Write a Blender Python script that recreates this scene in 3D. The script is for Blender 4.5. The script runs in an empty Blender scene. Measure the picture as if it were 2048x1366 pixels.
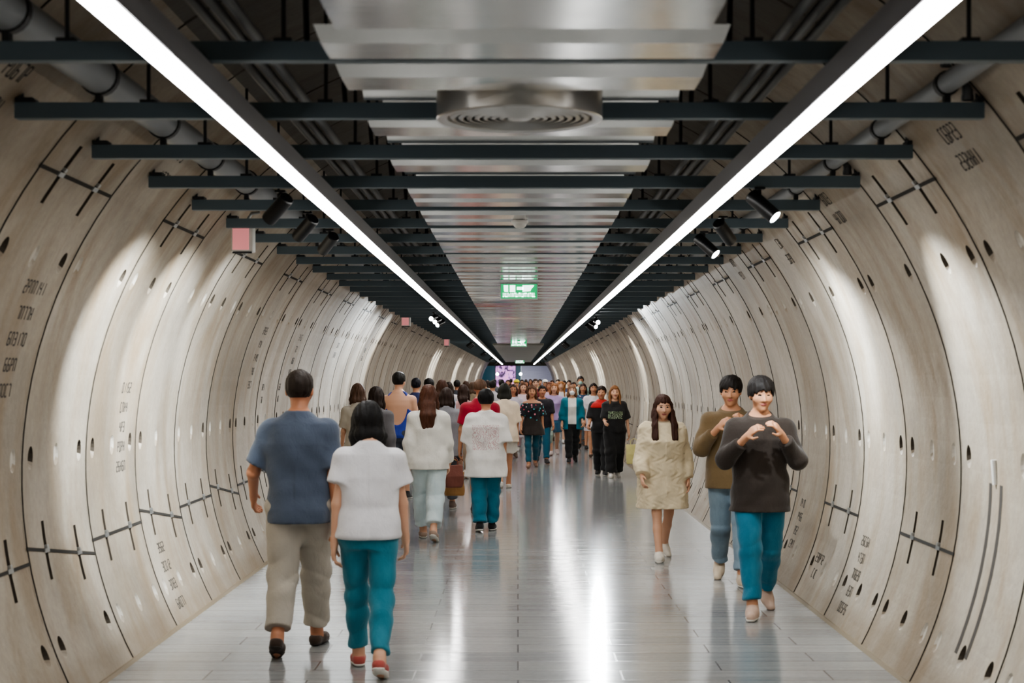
import bpy, math, random
import numpy as np
from mathutils import Vector, Matrix, Euler

SC = bpy.context.scene
COL = SC.collection
PI = math.pi
RAD = math.radians

# ------------------------------------------------------------------ camera figures (2048 x 1366 frame)
F = 3156.0            # focal length in pixels
VPX, VPY = 1036.0, 757.0
EYE = 1.72            # camera height above the floor

# tunnel section: a circle, centre (TCX, TCZ), radius TR
TCX, TCZ, TR = -0.075, 1.20, 2.56

# ------------------------------------------------------------------ helpers
def lin(c):
    if isinstance(c, str):
        c = c.lstrip('#')
        c = [int(c[i:i+2], 16)/255 for i in (0, 2, 4)]
    return tuple((x/12.92 if x <= .04045 else ((x+.055)/1.055)**2.4) for x in c) + (1.0,)

def tag(o, label=None, cat=None, group=None, kind=None):
    if label: o['label'] = label
    if cat: o['category'] = cat
    if group: o['group'] = group
    if kind: o['kind'] = kind
    return o

def link(o, parent=None):
    COL.objects.link(o)
    if parent is not None:
        o.parent = parent
    return o

def mesh_obj(name, verts, faces, mats, parent=None, mi=None, smooth=False, loc=None):
    me = bpy.data.meshes.new(name)
    me.from_pydata([tuple(map(float, v)) for v in verts], [], [tuple(map(int, f)) for f in faces])
    if not isinstance(mats, (list, tuple)): mats = [mats]
    for m in mats: me.materials.append(m)
    if mi is not None:
        me.polygons.foreach_set('material_index', np.asarray(mi, dtype=np.int32))
    if smooth:
        me.polygons.foreach_set('use_smooth', np.ones(len(me.polygons), dtype=bool))
    me.update()
    o = bpy.data.objects.new(name, me)
    link(o, parent)
    if loc is not None: o.location = loc
    return o

def empty(name, loc, parent=None, rotz=0):
    o = bpy.data.objects.new(name, None)
    o.empty_display_size = .1
    link(o, parent)
    o.location = loc
    o.rotation_euler = (0, 0, rotz)
    return o

class MB:
    """collects simple shapes into one mesh"""
    def __init__(self):
        self.v, self.f, self.m, self.s = [], [], [], []
    def add(self, v, f, m=0):
        b = len(self.v)
        self.v += [tuple(x) for x in v]
        self.f += [tuple(i+b for i in q) for q in f]
        self.m += [m]*len(f)
    def box(self, lo, hi, m=0, bevel=0.0):
        x0, y0, z0 = lo; x1, y1, z1 = hi
        b = bevel
        if b <= 0:
            v = [(x0,y0,z0),(x1,y0,z0),(x1,y1,z0),(x0,y1,z0),(x0,y0,z1),(x1,y0,z1),(x1,y1,z1),(x0,y1,z1)]
            f = [(3,2,1,0),(4,5,6,7),(0,1,5,4),(1,2,6,5),(2,3,7,6),(3,0,4,7)]
            self.add(v, f, m); return
        # chamfered box
        v, idx = [], {}
        for sx in (0,1):
            for sy in (0,1):
                for sz in (0,1):
                    X = (x0,x1)[sx]; Y = (y0,y1)[sy]; Z = (z0,z1)[sz]
                    dx = b*(1-2*sx); dy = b*(1-2*sy); dz = b*(1-2*sz)
                    idx[sx,sy,sz,'x'] = len(v); v.append((X, Y+dy, Z+dz))
                    idx[sx,sy,sz,'y'] = len(v); v.append((X+dx, Y, Z+dz))
                    idx[sx,sy,sz,'z'] = len(v); v.append((X+dx, Y+dy, Z))
        f = []
        for a, ax in enumerate('xyz'):
            for s in (0,1):
                q = []
                for (p, r) in ((0,0),(1,0),(1,1),(0,1)):
                    k = [p, r]; k.insert(a, s)
                    q.append(idx[k[0],k[1],k[2],ax])
                f.append(tuple(q))
        for a in range(3):
            o1, o2 = [i for i in range(3) if i != a]
            for p in (0,1):
                for r in (0,1):
                    k0 = [0,0,0]; k0[a] = 0; k0[o1] = p; k0[o2] = r
                    k1 = list(k0); k1[a] = 1
                    f.append((idx[(*k0,'xyz'[o1])], idx[(*k1,'xyz'[o1])], idx[(*k1,'xyz'[o2])], idx[(*k0,'xyz'[o2])]))
        for sx in (0,1):
            for sy in (0,1):
                for sz in (0,1):
                    f.append((idx[sx,sy,sz,'x'], idx[sx,sy,sz,'y'], idx[sx,sy,sz,'z']))
        self.add(v, f, m)
    def tube(self, a, b, r, n=10, m=0, r2=None, cap=True):
        a, b = Vector(a), Vector(b)
        d = (b-a).normalized()
        u = d.orthogonal().normalized(); w = d.cross(u)
        r2 = r if r2 is None else r2
        v, f = [], []
        for (p, rr) in ((a, r), (b, r2)):
            for i in range(n):
                t = 2*PI*i/n
                v.append(p + u*math.cos(t)*rr + w*math.sin(t)*rr)
        for i in range(n):
            j = (i+1) % n
            f.append((i, j, n+j, n+i))
        if cap:
            f.append(tuple(range(n-1, -1, -1))); f.append(tuple(range(n, 2*n)))
        self.add(v, f, m)
    def path(self, pts, r, n=8, m=0):
        pts = [Vector(p) for p in pts]
        v, f = [], []
        up = None
        for i, p in enumerate(pts):
            d = (pts[min(i+1, len(pts)-1)] - pts[max(i-1, 0)]).normalized()
            if up is None: up = d.orthogonal().normalized()
            up = (up - d*up.dot(d)).normalized()
            w = d.cross(up)
            for k in range(n):
                t = 2*PI*k/n
                v.append(p + up*math.cos(t)*r + w*math.sin(t)*r)
        for i in range(len(pts)-1):
            for k in range(n):
                j = (k+1) % n
                f.append((i*n+k, i*n+j, (i+1)*n+j, (i+1)*n+k))
        f.append(tuple(range(n-1, -1, -1))); b = (len(pts)-1)*n
        f.append(tuple(range(b, b+n)))
        self.add(v, f, m)
    def lathe(self, prof, c=(0,0,0), n=32, m=0, axis='z', mlist=None):
        v, f = [], []
        for (r, z) in prof:
            for i in range(n):
                t = 2*PI*i/n
                v.append((c[0]+r*math.cos(t), c[1]+r*math.sin(t), c[2]+z))
        b = len(self.v)
        for k in range(len(prof)-1):
            q = []
            for i in range(n):
                j = (i+1) % n
                q.append((k*n+i, k*n+j, (k+1)*n+j, (k+1)*n+i))
            self.f += [tuple(x+b for x in p) for p in q]
            self.m += [m if mlist is None else mlist[k]]*n
        self.v += v
        for (k, rev) in ((0, True), (len(prof)-1, False)):
            if prof[k][0] > 1e-6:
                ids = [b+k*n+i for i in range(n)]
                self.f.append(tuple(reversed(ids)) if rev else tuple(ids)); self.m.append(m if mlist is None else mlist[min(k, len(mlist)-1)])
    def prism_x(self, prof, x0, x1, m=0, x0b=None, x1b=None):
        """closed polygon prof of (y,z) extruded along x; optional per-point x ends"""
        n = len(prof)
        xa = x0b or [x0]*n; xb = x1b or [x1]*n
        v = [(xa[i], prof[i][0], prof[i][1]) for i in range(n)] + [(xb[i], prof[i][0], prof[i][1]) for i in range(n)]
        f = [(i, (i+1) % n, n+(i+1) % n, n+i) for i in range(n)]
        f += [tuple(range(n-1, -1, -1)), tuple(range(n, 2*n))]
        self.add(v, f, m)
    def obj(self, name, mats, parent=None, smooth=False, loc=None):
        o = mesh_obj(name, self.v, self.f, mats, parent, self.m, smooth, loc)
        return o

def smooth_by_angle(o, deg=40):
    me = o.data
    me.polygons.foreach_set('use_smooth', np.ones(len(me.polygons), dtype=bool))
    try:
        me.set_sharp_from_angle(angle=RAD(deg))
    except Exception:
        pass
    return o

# ------------------------------------------------------------------ materials
MATS = {}
def bsdf(name, color=(.5,.5,.5,1), rough=.5, metal=0.0, spec=None, emit=None, estr=0.0, coat=0.0):
    m = bpy.data.materials.new(name); m.use_nodes = True
    b = m.node_tree.nodes['Principled BSDF']
    b.inputs['Base Color'].default_value = color
    b.inputs['Roughness'].default_value = rough
    b.inputs['Metallic'].default_value = metal
    if spec is not None: b.inputs['Specular IOR Level'].default_value = spec
    if coat: b.inputs['Coat Weight'].default_value = coat; b.inputs['Coat Roughness'].default_value = .1
    if emit is not None:
        b.inputs['Emission Color'].default_value = emit
        b.inputs['Emission Strength'].default_value = estr
    return m

class NT:
    def __init__(self, m):
        self.t = m.node_tree; self.n = self.t.nodes; self.l = self.t.links
        self.b = self.n['Principled BSDF']
    def node(self, typ, **kw):
        n = self.n.new(typ)
        for k, v in kw.items():
            if hasattr(n, k): setattr(n, k, v)
            else: n.inputs[k].default_value = v
        return n
    def link(self, a, b): self.l.new(a, b)
    def math(self, op, a, b=None, clamp=False):
        n = self.n.new('ShaderNodeMath'); n.operation = op; n.use_clamp = clamp
        for i, x in enumerate((a, b)):
            if x is None: continue
            if isinstance(x, (int, float)): n.inputs[i].default_value = x
            else: self.link(x, n.inputs[i])
        return n.outputs[0]
    def mix(self, fac, a, b, blend='MIX'):
        n = self.n.new('ShaderNodeMix'); n.data_type = 'RGBA'; n.blend_type = blend
        for s, x in ((n.inputs[0], fac), (n.inputs[6], a), (n.inputs[7], b)):
            if isinstance(x, (int, float, tuple)): s.default_value = x
            else: self.link(x, s)
        return n.outputs[2]
    def ramp(self, fac, stops):
        n = self.n.new('ShaderNodeValToRGB')
        e = n.color_ramp.elements
        while len(e) < len(stops): e.new(.5)
        for i, (p, c) in enumerate(stops):
            e[i].position = p; e[i].color = c if len(c) == 4 else (*c, 1)
        self.link(fac, n.inputs[0])
        return n.outputs[0]
    def coords(self, kind='Object', scale=(1,1,1), loc=(0,0,0)):
        c = self.n.new('ShaderNodeTexCoord'); mp = self.n.new('ShaderNodeMapping')
        mp.inputs['Scale'].default_value = scale; mp.inputs['Location'].default_value = loc
        self.link(c.outputs[kind], mp.inputs[0])
        return mp.outputs[0]
    def noise(self, vec, scale, detail=4, rough=.55, dist=0.0):
        n = self.n.new('ShaderNodeTexNoise')
        n.inputs['Scale'].default_value = scale; n.inputs['Detail'].default_value = detail
        n.inputs['Roughness'].default_value = rough; n.inputs['Distortion'].default_value = dist
        self.link(vec, n.inputs['Vector'])
        return n.outputs['Fac']

RING = 1.24
def make_concrete(name, phase, dark=1.0):
    m = bsdf(name, rough=.7); g = NT(m)
    co = g.coords()
    sep = g.node('ShaderNodeSeparateXYZ'); g.link(co, sep.inputs[0])
    idx = g.math('FLOOR', g.math('DIVIDE', g.math('SUBTRACT', sep.outputs[1], phase), RING))
    wn = g.node('ShaderNodeTexWhiteNoise', noise_dimensions='1D'); g.link(idx, wn.inputs['W'])
    big = g.noise(co, .9, 5, .6)
    base = g.ramp(big, [(.28, lin('#8f877c')), (.5, lin('#aaa296')), (.74, lin('#beb7ac'))])
    # warm brown stains running down the segments
    st = g.noise(g.coords(scale=(.8, 2.0, .55)), 1.5, 4, .55, .6)
    base = g.mix(g.math('MULTIPLY', g.ramp(st, [(.44, (0,0,0)), (.70, (1,1,1))]), .8), base, lin('#8f7c64'))
    fine = g.noise(co, 26, 4, .6)
    base = g.mix(.2, base, g.ramp(fine, [(.3, lin('#6c6963')), (.7, lin('#c4c1bb'))]), 'OVERLAY')
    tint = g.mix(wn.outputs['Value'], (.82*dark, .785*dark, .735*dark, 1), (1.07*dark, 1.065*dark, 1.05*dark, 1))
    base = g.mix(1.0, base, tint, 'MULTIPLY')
    # grime gathered near the floor
    low = g.math('MULTIPLY', g.ramp(g.math('ADD', sep.outputs[2], g.math('MULTIPLY', big, -.25)), [(0.0, (1,1,1)), (.09, (0,0,0))]), .4)
    base = g.mix(low, base, lin('#786651'))
    g.link(base, g.b.inputs['Base Color'])
    bp = g.node('ShaderNodeBump', Strength=.25, Distance=.02)
    g.link(g.math('ADD', g.noise(co, 9, 6, .65), g.math('MULTIPLY', fine, .3)), bp.inputs['Height'])
    g.link(bp.outputs[0], g.b.inputs['Normal'])
    g.link(g.math('ADD', .42, g.math('MULTIPLY', big, .3)), g.b.inputs['Roughness'])
    return m

def make_floor():
    m = bsdf('polished_floor_tiles', rough=.2); g = NT(m)
    co = g.coords()
    br = g.node('ShaderNodeTexBrick', offset=.5, offset_frequency=2)
    br.inputs['Scale'].default_value = 1.0
    br.inputs['Brick Width'].default_value = 1.2; br.inputs['Row Height'].default_value = .3
    br.inputs['Mortar Size'].default_value = .006; br.inputs['Mortar Smooth'].default_value = .2
    br.inputs['Color1'].default_value = lin('#a0a2a3'); br.inputs['Color2'].default_value = lin('#b4b5b4')
    br.inputs['Mortar'].default_value = lin('#636466'); br.inputs['Bias'].default_value = 0
    g.link(co, br.inputs['Vector'])
    streak = g.noise(g.coords(scale=(.5, 9, 1)), 2.2, 4, .6)
    grain = g.noise(co, 30, 3, .5)
    c = g.mix(.45, br.outputs['Color'], g.ramp(streak, [(.3, lin('#747678')), (.7, lin('#aeafae'))]), 'OVERLAY')
    c = g.mix(.2, c, g.ramp(grain, [(.3, lin('#606060')), (.7, lin('#a8a8a8'))]), 'OVERLAY')
    g.link(c, g.b.inputs['Base Color'])
    g.link(g.math('ADD', g.math('ADD', .05, g.math('MULTIPLY', streak, .16)), g.math('MULTIPLY', br.outputs['Fac'], .06)), g.b.inputs['Roughness'])
    bp = g.node('ShaderNodeBump', Strength=.10, Distance=.01)
    g.link(g.math('SUBTRACT', streak, g.math('MULTIPLY', br.outputs['Fac'], .25)), bp.inputs['Height'])
    g.link(bp.outputs[0], g.b.inputs['Normal'])
    return m

def make_steel(name, col, r0, r1):
    m = bsdf(name, color=lin(col), metal=1.0, rough=r0); g = NT(m)
    n = g.noise(g.coords(scale=(.8, 14, 14)), 3.0, 3, .5)
    g.link(g.math('ADD', r0, g.math('MULTIPLY', n, r1)), g.b.inputs['Roughness'])
    bp = g.node('ShaderNodeBump', Strength=.06, Distance=.01)
    g.link(g.noise(g.coords(scale=(1.2, 3, 3)), 2.0, 2, .5), bp.inputs['Height'])
    g.link(bp.outputs[0], g.b.inputs['Normal'])
    return m

M_CONC_L = make_concrete('precast_concrete_west', 8.37)
M_CONC_R = make_concrete('precast_concrete_east', 7.60)
M_CONC_C = make_concrete('precast_concrete_shaded', 8.0, .23)  # same concrete as the walls, shade painted in by darkening its colour
M_GROOVE = bsdf('dark_joint_gasket', lin('#3a352e'), .8)
M_SLOT = bsdf('dark_recess_shade', lin('#453d33'), .85)  # dark fill of the slots; shade painted into the open pockets
M_PATCH = bsdf('grout_patch', lin('#b9b3a8'), .7)
M_GALV = bsdf('galvanised_steel', lin('#b9bcbc'), .35, .9)
M_STENCIL = bsdf('black_stencil_paint', lin('#35312c'), .8)
M_STAIN = bsdf('black_sealant', lin('#3d3833'), .8)
M_FLOOR = make_floor()
M_BAFFLE = make_steel('polished_steel_sheet', '#dededb', .10, .12)
M_VENT = bsdf('brushed_steel', lin('#b4b2ae'), .28, 1.0)
M_BEAM = bsdf('charcoal_painted_steel', lin('#55636b'), .5)
M_ROD = bsdf('dark_steel_rod', lin('#1f2022'), .5)
M_PIPE = bsdf('grey_pipe_lagging', lin('#85888a'), .5)
M_COND = bsdf('grey_conduit', lin('#5d5f61'), .45, .4)
M_HOUSING = bsdf('matt_grey_housing', lin('#77777c'), .5)
M_STRIP = bsdf('strip_diffuser', (1,1,1,1), .4, emit=(1.0, .985, .965, 1), estr=16.5)
M_BLACK = bsdf('satin_black', lin('#0d0f12'), .35)
M_LENS = bsdf('spot_lens', (1,1,1,1), .2, emit=(.93, .98, 1, 1), estr=18.0)
M_GREEN = bsdf('green_sign_light', lin('#00a060'), .4, emit=lin('#00a562'), estr=.55)
M_SIGNW = bsdf('white_sign_light', (1,1,1,1), .4, emit=(.80, 1, .95, 1), estr=1.3)
M_WHITE = bsdf('white_plastic', lin('#d9d9d5'), .4)
M_PINK = bsdf('pale_red_panel', lin('#d58f92'), .4, emit=lin('#e08a8c'), estr=.25)
M_SOFFIT = bsdf('grey_soffit_board', lin('#77776f'), .5)
M_SHUT = bsdf('lilac_grey_shutter', lin('#a39fb0'), .45, emit=lin('#a39fb0'), estr=.06)  # faint glow stands in for light falling on the shutter
M_DARKT = bsdf('dark_teal_board', lin('#12303c'), .4, emit=lin('#163a46'), estr=.3)  # slight glow put in the colour as light on the hall walls
# ------------------------------------------------------------------ tunnel shell
Y0, Y1 = 3.2, 113.0          # first ring in front of the camera ... end of the tunnel
YB = -7.0                    # the tunnel runs on behind the camera

def wall_pt(side, th, y, r):
    """side -1/+1, th = angle up from the horizontal, r = radius"""
    return (TCX + side*r*math.cos(th), y, TCZ + r*math.sin(th))

def th_of(zrel):             # angle of a height given relative to the eye
    return math.asin((EYE + zrel - TCZ)/TR)

TH0 = math.asin((-.03-TCZ)/TR)
TH1 = RAD(56)
POCK = [(.60, .085), (-.43, .09), (-1.45, .09)]      # heights of the three pocket rows
UPJ, LOJ = .965, -.985                               # heights of the longitudinal joints

def build_wall(side, phase, name, mat):
    V, Fc, MI = [], [], []
    def vert(th, y, r):
        V.append(wall_pt(side, th, y, r)); return len(V)-1
    def face(ids, m=0):
        Fc.append(tuple(ids) if side > 0 else tuple(reversed(ids))); MI.append(m)
    k0 = math.floor((YB-phase)/RING); k1 = math.ceil((Y1-phase)/RING)
    joints = []
    rnd = random.Random(5 if side < 0 else 9)
    for k in range(k0, k1):
        ya, yb = phase+k*RING, phase+(k+1)*RING
        ya2, yb2 = max(ya+.021, YB), min(yb-.021, Y1)
        if yb2-ya2 < .1: continue
        detail = ya2 > 3 and yb2 < 70
        cells = []                                   # (t0,t1,y0,y1,kind)
        frac = lambda f: ya + f*RING
        if detail:
            rows_u = (k % 2 == 0) if side > 0 else True
            rows_l = (k % 2 == 1) if side > 0 else True
            tilt = ((k+1) % 2)*.16 if side < 0 else -.0
            for (zc, on, sl) in ((UPJ, k % 2 == (0 if side > 0 else 1), 1), (LOJ, rows_l, 1)):
                if not on: continue
                tl = tilt if zc < 0 else 0.0
                joints.append((k, zc, tl))
                for f in (.26, .74):
                    zz = zc - tl*(f-.5)
                    t = th_of(zz)
                    cells.append((t-.064, t+.064, frac(f)-.024, frac(f)+.024, 'slot'))
            for (zc, hh) in POCK:
                for f in (.12, .50, .88):
                    if rnd.random() < .12: continue
                    t = th_of(zc); kind = 'open' if (f != .5) ^ (rnd.random() < .3) else 'patch'
                    cells.append((t-hh/2/TR*1.5, t+hh/2/TR*1.5, frac(f)-.047, frac(f)+.047, kind))
        tl = set(np.linspace(TH0, TH1, 30 if ya2 < 40 else 18).tolist())
        edges = set()
        for c in cells: edges.add(round(c[0], 5)); edges.add(round(c[1], 5))
        tl = {t for t in tl if not any(c[4] != 'slot' and c[0]-.012 < t < c[1]+.012 for c in cells)} | {TH0, TH1}
        # slots are long: rows of pockets never share their band, tilted slot pairs may interleave
        tl = sorted(tl | edges)
        yl = {ya2, yb2}
        for c in cells: yl.add(round(c[2], 5)); yl.add(round(c[3], 5))
        yl = sorted(yl)
        grid = {}
        def gv(i, j):
            if (i, j) not in grid: grid[i, j] = vert(tl[i], yl[j], TR)
            return grid[i, j]
        def kind_at(t, y):
            for c in cells:
                if c[0] < t < c[1] and c[2] < y < c[3]: return c
            return None
        for i in range(len(tl)-1):
            for j in range(len(yl)-1):
                tm, ym = (tl[i]+tl[i+1])/2, (yl[j]+yl[j+1])/2
                c = kind_at(tm, ym)
                q = [gv(i, j), gv(i+1, j), gv(i+1, j+1), gv(i, j+1)]
                if c is None:
                    face(q); continue
                if c[4] == 'slot':
                    d = .05
                    lo = [vert(tl[a], yl[b], TR+d) for a, b in ((i, j), (i+1, j), (i+1, j+1), (i, j+1))]
                    face(lo, 1)
                    for a in range(4):
                        n = (a+1) % 4
                        va, vb = (q[a], q[n])
                        # skip walls between two cells of one slot
                        inner = (a in (0, 2) and False) or (a == 1 and kind_at((tl[i+1]+tl[min(i+2, len(tl)-1)])/2, ym) is c) or (a == 3 and i > 0 and kind_at((tl[i]+tl[i-1])/2, ym) is c)
                        if not inner: face((va, vb, lo[n], lo[a]), 1)
                else:
                    # oval bolt pocket
                    tc, yc = (c[0]+c[1])/2, (c[2]+c[3])/2
                    ht, hy = (c[1]-c[0])/2*.96, (c[3]-c[2])/2*.96
                    N = 16
                    opn = c[4] == 'open'
                    ring = [vert(tc+ht*math.sin(2*PI*a/N), yc+hy*math.cos(2*PI*a/N), TR) for a in range(N)]
                    fl = []
                    for a in range(N):
                        sa = math.sin(2*PI*a/N)
                        dep = (.02+.05*(sa+1)/2) if opn else .012
                        fl.append(vert(tc+ht*(.72*sa+.08), yc+hy*.75*math.cos(2*PI*a/N), TR+dep))
                    m = 1 if opn else 2
                    for a in range(N):
                        n = (a+1) % N
                        low = math.sin(2*PI*(a+.5)/N) < -.35  # upper faces painted dark as shade, lower lip left plain concrete
                        face((ring[n], ring[a], fl[a], fl[n])[::-1], 0 if low else m)
                    face(fl[::-1], m)
                    # frame: corners q0(t-,y-) q1(t+,y-) q2(t+,y+) q3(t-,y+)
                    cor = {0: q[2], 1: q[1], 2: q[0], 3: q[3]}
                    for s in range(4):
                        cq = cor[s]
                        for a in range(4*s, 4*s+4):
                            face((cq, ring[(a+1) % N], ring[a])[::-1], 0)
                        nq = cor[(s+1) % 4]
                        face((cq, nq, ring[(4*s+4) % N])[::-1], 0)
        # joint profile at the far edge of this ring: groove, low rib, groove
        if yb < Y1-.1:
            prof = [(yb-.021, TR), (yb-.021, TR+.022), (yb-.008, TR+.022), (yb-.008, TR+.004), (yb+.008, TR+.004), (yb+.008, TR+.022), (yb+.021, TR+.022), (yb+.021, TR)]
            tt = np.linspace(TH0, TH1, 26)
            rows = [[vert(t, y, r) for (y, r) in prof] for t in tt]
            for a in range(len(tt)-1):
                for b in range(len(prof)-1):
                    face((rows[a][b], rows[a+1][b], rows[a+1][b+1], rows[a][b+1]), 0 if b == 3 else 3)
    o = mesh_obj(name, V, Fc, [mat, M_SLOT, M_PATCH, M_GROOVE], None, MI)
    tag(o, kind='structure', label='curved wall of beige precast concrete tunnel rings, %s side' % ('left' if side < 0 else 'right'))
    return o, joints

wall_left, joints_l = build_wall(-1, 8.37, 'wall_left', M_CONC_L)
wall_right, joints_r = build_wall(1, 7.60, 'wall_right', M_CONC_R)

def strip_on_wall(side, pts, halfw, off, m=0, mb=None):
    """thin raised strip following wall points (y,zrel), standing OFF proud of the wall"""
    mb = mb or MB()
    v, f = [], []
    for i, (y, z) in enumerate(pts):
        a = pts[max(i-1, 0)]; b = pts[min(i+1, len(pts)-1)]
        dy, dz = b[0]-a[0], (th_of(b[1])-th_of(a[1]))*TR
        L = math.hypot(dy, dz) or 1
        ny, nt = -dz/L*halfw, dy/L*halfw/TR
        t = th_of(z)
        for (sy, rr) in ((1, TR+.002), (1, TR-off), (-1, TR-off), (-1, TR+.002)):
            v.append(wall_pt(side, t+sy*nt, y+sy*ny, rr))
    n = len(pts)
    for i in range(n-1):
        for k in range(3):
            f.append((4*i+k, 4*i+k+1, 4*i+k+5, 4*i+k+4))
    f.append((0, 1, 2, 3)); f.append((4*n-1, 4*n-2, 4*n-3, 4*n-4))
    mb.add(v, f, m)
    return mb

M_SEAM = bsdf('dark_seam', lin('#26221d'), .85)
def wall_joints(side, phase, joints, wall):
    n = 0
    for (k, zc, tl) in joints:
        ya = phase+k*RING
        if ya > 48: continue
        pts = [(ya+RING*u, zc - tl*(u-.5)) for u in np.linspace(.0, 1.0, 7)]
        mb = strip_on_wall(side, pts, .0095, .004)
        o = mb.obj('segment_joint', [M_SEAM], wall)
        if ya < 30:
            for f in (.26, .74):
                c = MB()
                zz = zc - tl*(f-.5)
                strip_on_wall(side, [(ya+RING*f-.04, zz+.0), (ya+RING*f, zz), (ya+RING*f+.04, zz)], .012, .008, 0, c)
                strip_on_wall(side, [(ya+RING*f-.014, zz+.022), (ya+RING*f+.014, zz+.022)], .009, .014, 0, c)
                c.obj('joint_bolt', [M_GALV], o)
wall_joints(-1, 8.37, joints_l, wall_left)
wall_joints(1, 7.60, joints_r, wall_right)

# stencilled lettering on the rings: too worn to read, rows of short bars like the photograph's
def stencil(side, wall, y, ztop, rows, pitch=.13, h=.062, seed=1, slope=0.0):
    rnd = random.Random(seed)
    mb = MB()
    for r, n in enumerate(rows):
        z = ztop - r*pitch
        w = .036
        yy = y - n*w*1.35/2 + r*slope
        for c in range(n):
            y0 = yy + c*w*1.35
            segs = rnd.choice(['abcdef', 'bc', 'abged', 'abgcd', 'fgbc', 'afgcd', 'afgedc', 'abc', 'abcdefg', 'abefg', 'bcfeg', 'adef', 'abcfe'])
            S = {'a': ((0, 1), (1, 1)), 'b': ((1, 1), (1, .5)), 'c': ((1, .5), (1, 0)), 'd': ((0, 0), (1, 0)), 'e': ((0, .5), (0, 0)), 'f': ((0, 1), (0, .5)), 'g': ((0, .5), (1, .5))}
            for s in segs:
                (a0, b0), (a1, b1) = S[s]
                sy = 1 if side < 0 else -1        # reads left to right for someone facing that wall
                ydir = y0 if side < 0 else 2*y - y0
                strip_on_wall(side, [(ydir + sy*a0*w*.8, z - h + b0*h), (ydir + sy*a1*w*.8, z - h + b1*h)], .0052, .0015, 0, mb)
    return mb.obj('stencil_lettering', [M_STENCIL], wall)
for (y, zt, rows, sd) in ((7.98, .49, [7, 5, 6, 4, 4], 1), (10.47, -.03, [5, 4, 3, 4, 5], 2), (15.25, .49, [5, 3, 4, 3, 4], 3), (17.73, .49, [5, 3, 4, 4, 4], 4), (16.1, -.06, [3, 2], 6), (17.2, -.06, [3, 2], 7),
                          (11.24, -1.17, [4, 5, 4, 5], 8), (8.99, 1.30, [3, 4], 9), (6.20, 1.24, [5, 5, 4], 10), (21.45, .48, [5, 5], 11), (25.2, .48, [5, 4], 12)):
    stencil(-1, wall_left, y, zt, rows, seed=sd)
for (y, zt, rows, sd) in ((10.93, -1.10, [5, 4, 5, 3, 5], 21), (12.18, -1.36, [6, 3], 22), (13.42, -1.03, [4, 4, 3, 4], 23), (7.0, 1.12, [5, 6], 24), (9.75, 1.14, [4, 5], 25), (11.9, 1.05, [3, 4], 26), (14.3, 1.08, [4, 4], 27)):
    stencil(1, wall_right, y, zt, rows, pitch=.115, seed=sd)
# black sealant run either side of one joint on the right, wall pipe stub in a pocket
for dy in (-.09, .09):
    strip_on_wall(1, [(8.84-1.24+.62+dy+.02*math.sin(3*z), z) for z in np.linspace(-1.45, -.55, 24)], .024, .002).obj('sealant_run', [M_STAIN], wall_right)
mb = MB(); t = th_of(-.50)
mb.tube(wall_pt(1, t-.02, 8.20, TR-.004), wall_pt(1, t+.03, 8.20, TR-.012), .015, 14)
smooth_by_angle(mb.obj('pipe_stub', [M_WHITE], wall_right))

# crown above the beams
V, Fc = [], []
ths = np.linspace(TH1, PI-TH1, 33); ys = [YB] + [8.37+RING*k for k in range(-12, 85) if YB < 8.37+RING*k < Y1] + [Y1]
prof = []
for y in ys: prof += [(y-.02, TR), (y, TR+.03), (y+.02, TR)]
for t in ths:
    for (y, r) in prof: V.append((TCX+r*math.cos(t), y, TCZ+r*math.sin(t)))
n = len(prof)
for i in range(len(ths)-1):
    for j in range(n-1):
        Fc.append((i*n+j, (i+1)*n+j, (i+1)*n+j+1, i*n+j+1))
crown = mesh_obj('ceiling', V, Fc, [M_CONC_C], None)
tag(crown, kind='structure', label='shade-darkened concrete crown of the tunnel above the steel crossbeams')

FX0, FX1 = TCX-TR*math.cos(math.asin(-TCZ/TR)), TCX+TR*math.cos(math.asin(-TCZ/TR))
mb = MB(); mb.box((FX0-.02, YB, -.25), (FX1+.02, Y1+9, 0))
floor = mb.obj('floor', [M_FLOOR]); tag(floor, kind='structure', label='polished grey floor of wide transverse stone planks')

# low dark seal where the floor meets the rings
M_EDGE = bsdf('brown_edge_seal', lin('#7d705c'), .7)
for side, nm in ((-1, 'baseboard_left'), (1, 'baseboard_right')):
    x = FX0 if side < 0 else FX1
    mb = MB()
    mb.prism_x([(YB, 0), (Y1, 0), (Y1, .018), (YB, .018)], 0, 1, x0b=[x-.03]*2+[x-.03]*2, x1b=[x-side*.018]*2+[x-side*.002]*2) if side < 0 else \
        mb.prism_x([(YB, 0), (Y1, 0), (Y1, .018), (YB, .018)], 0, 1, x0b=[x-.018]*2+[x-.002]*2, x1b=[x+.03]*4)
    tag(mb.obj(nm, [M_EDGE]), kind='structure', label='thin brown seal along the foot of the concrete wall')

# closing wall behind the camera
mb = MB(); mb.box((-3, YB-.1, -.2), (3, YB, 4.0)); tag(mb.obj('wall_front', [M_CONC_C]), kind='structure')

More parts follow.
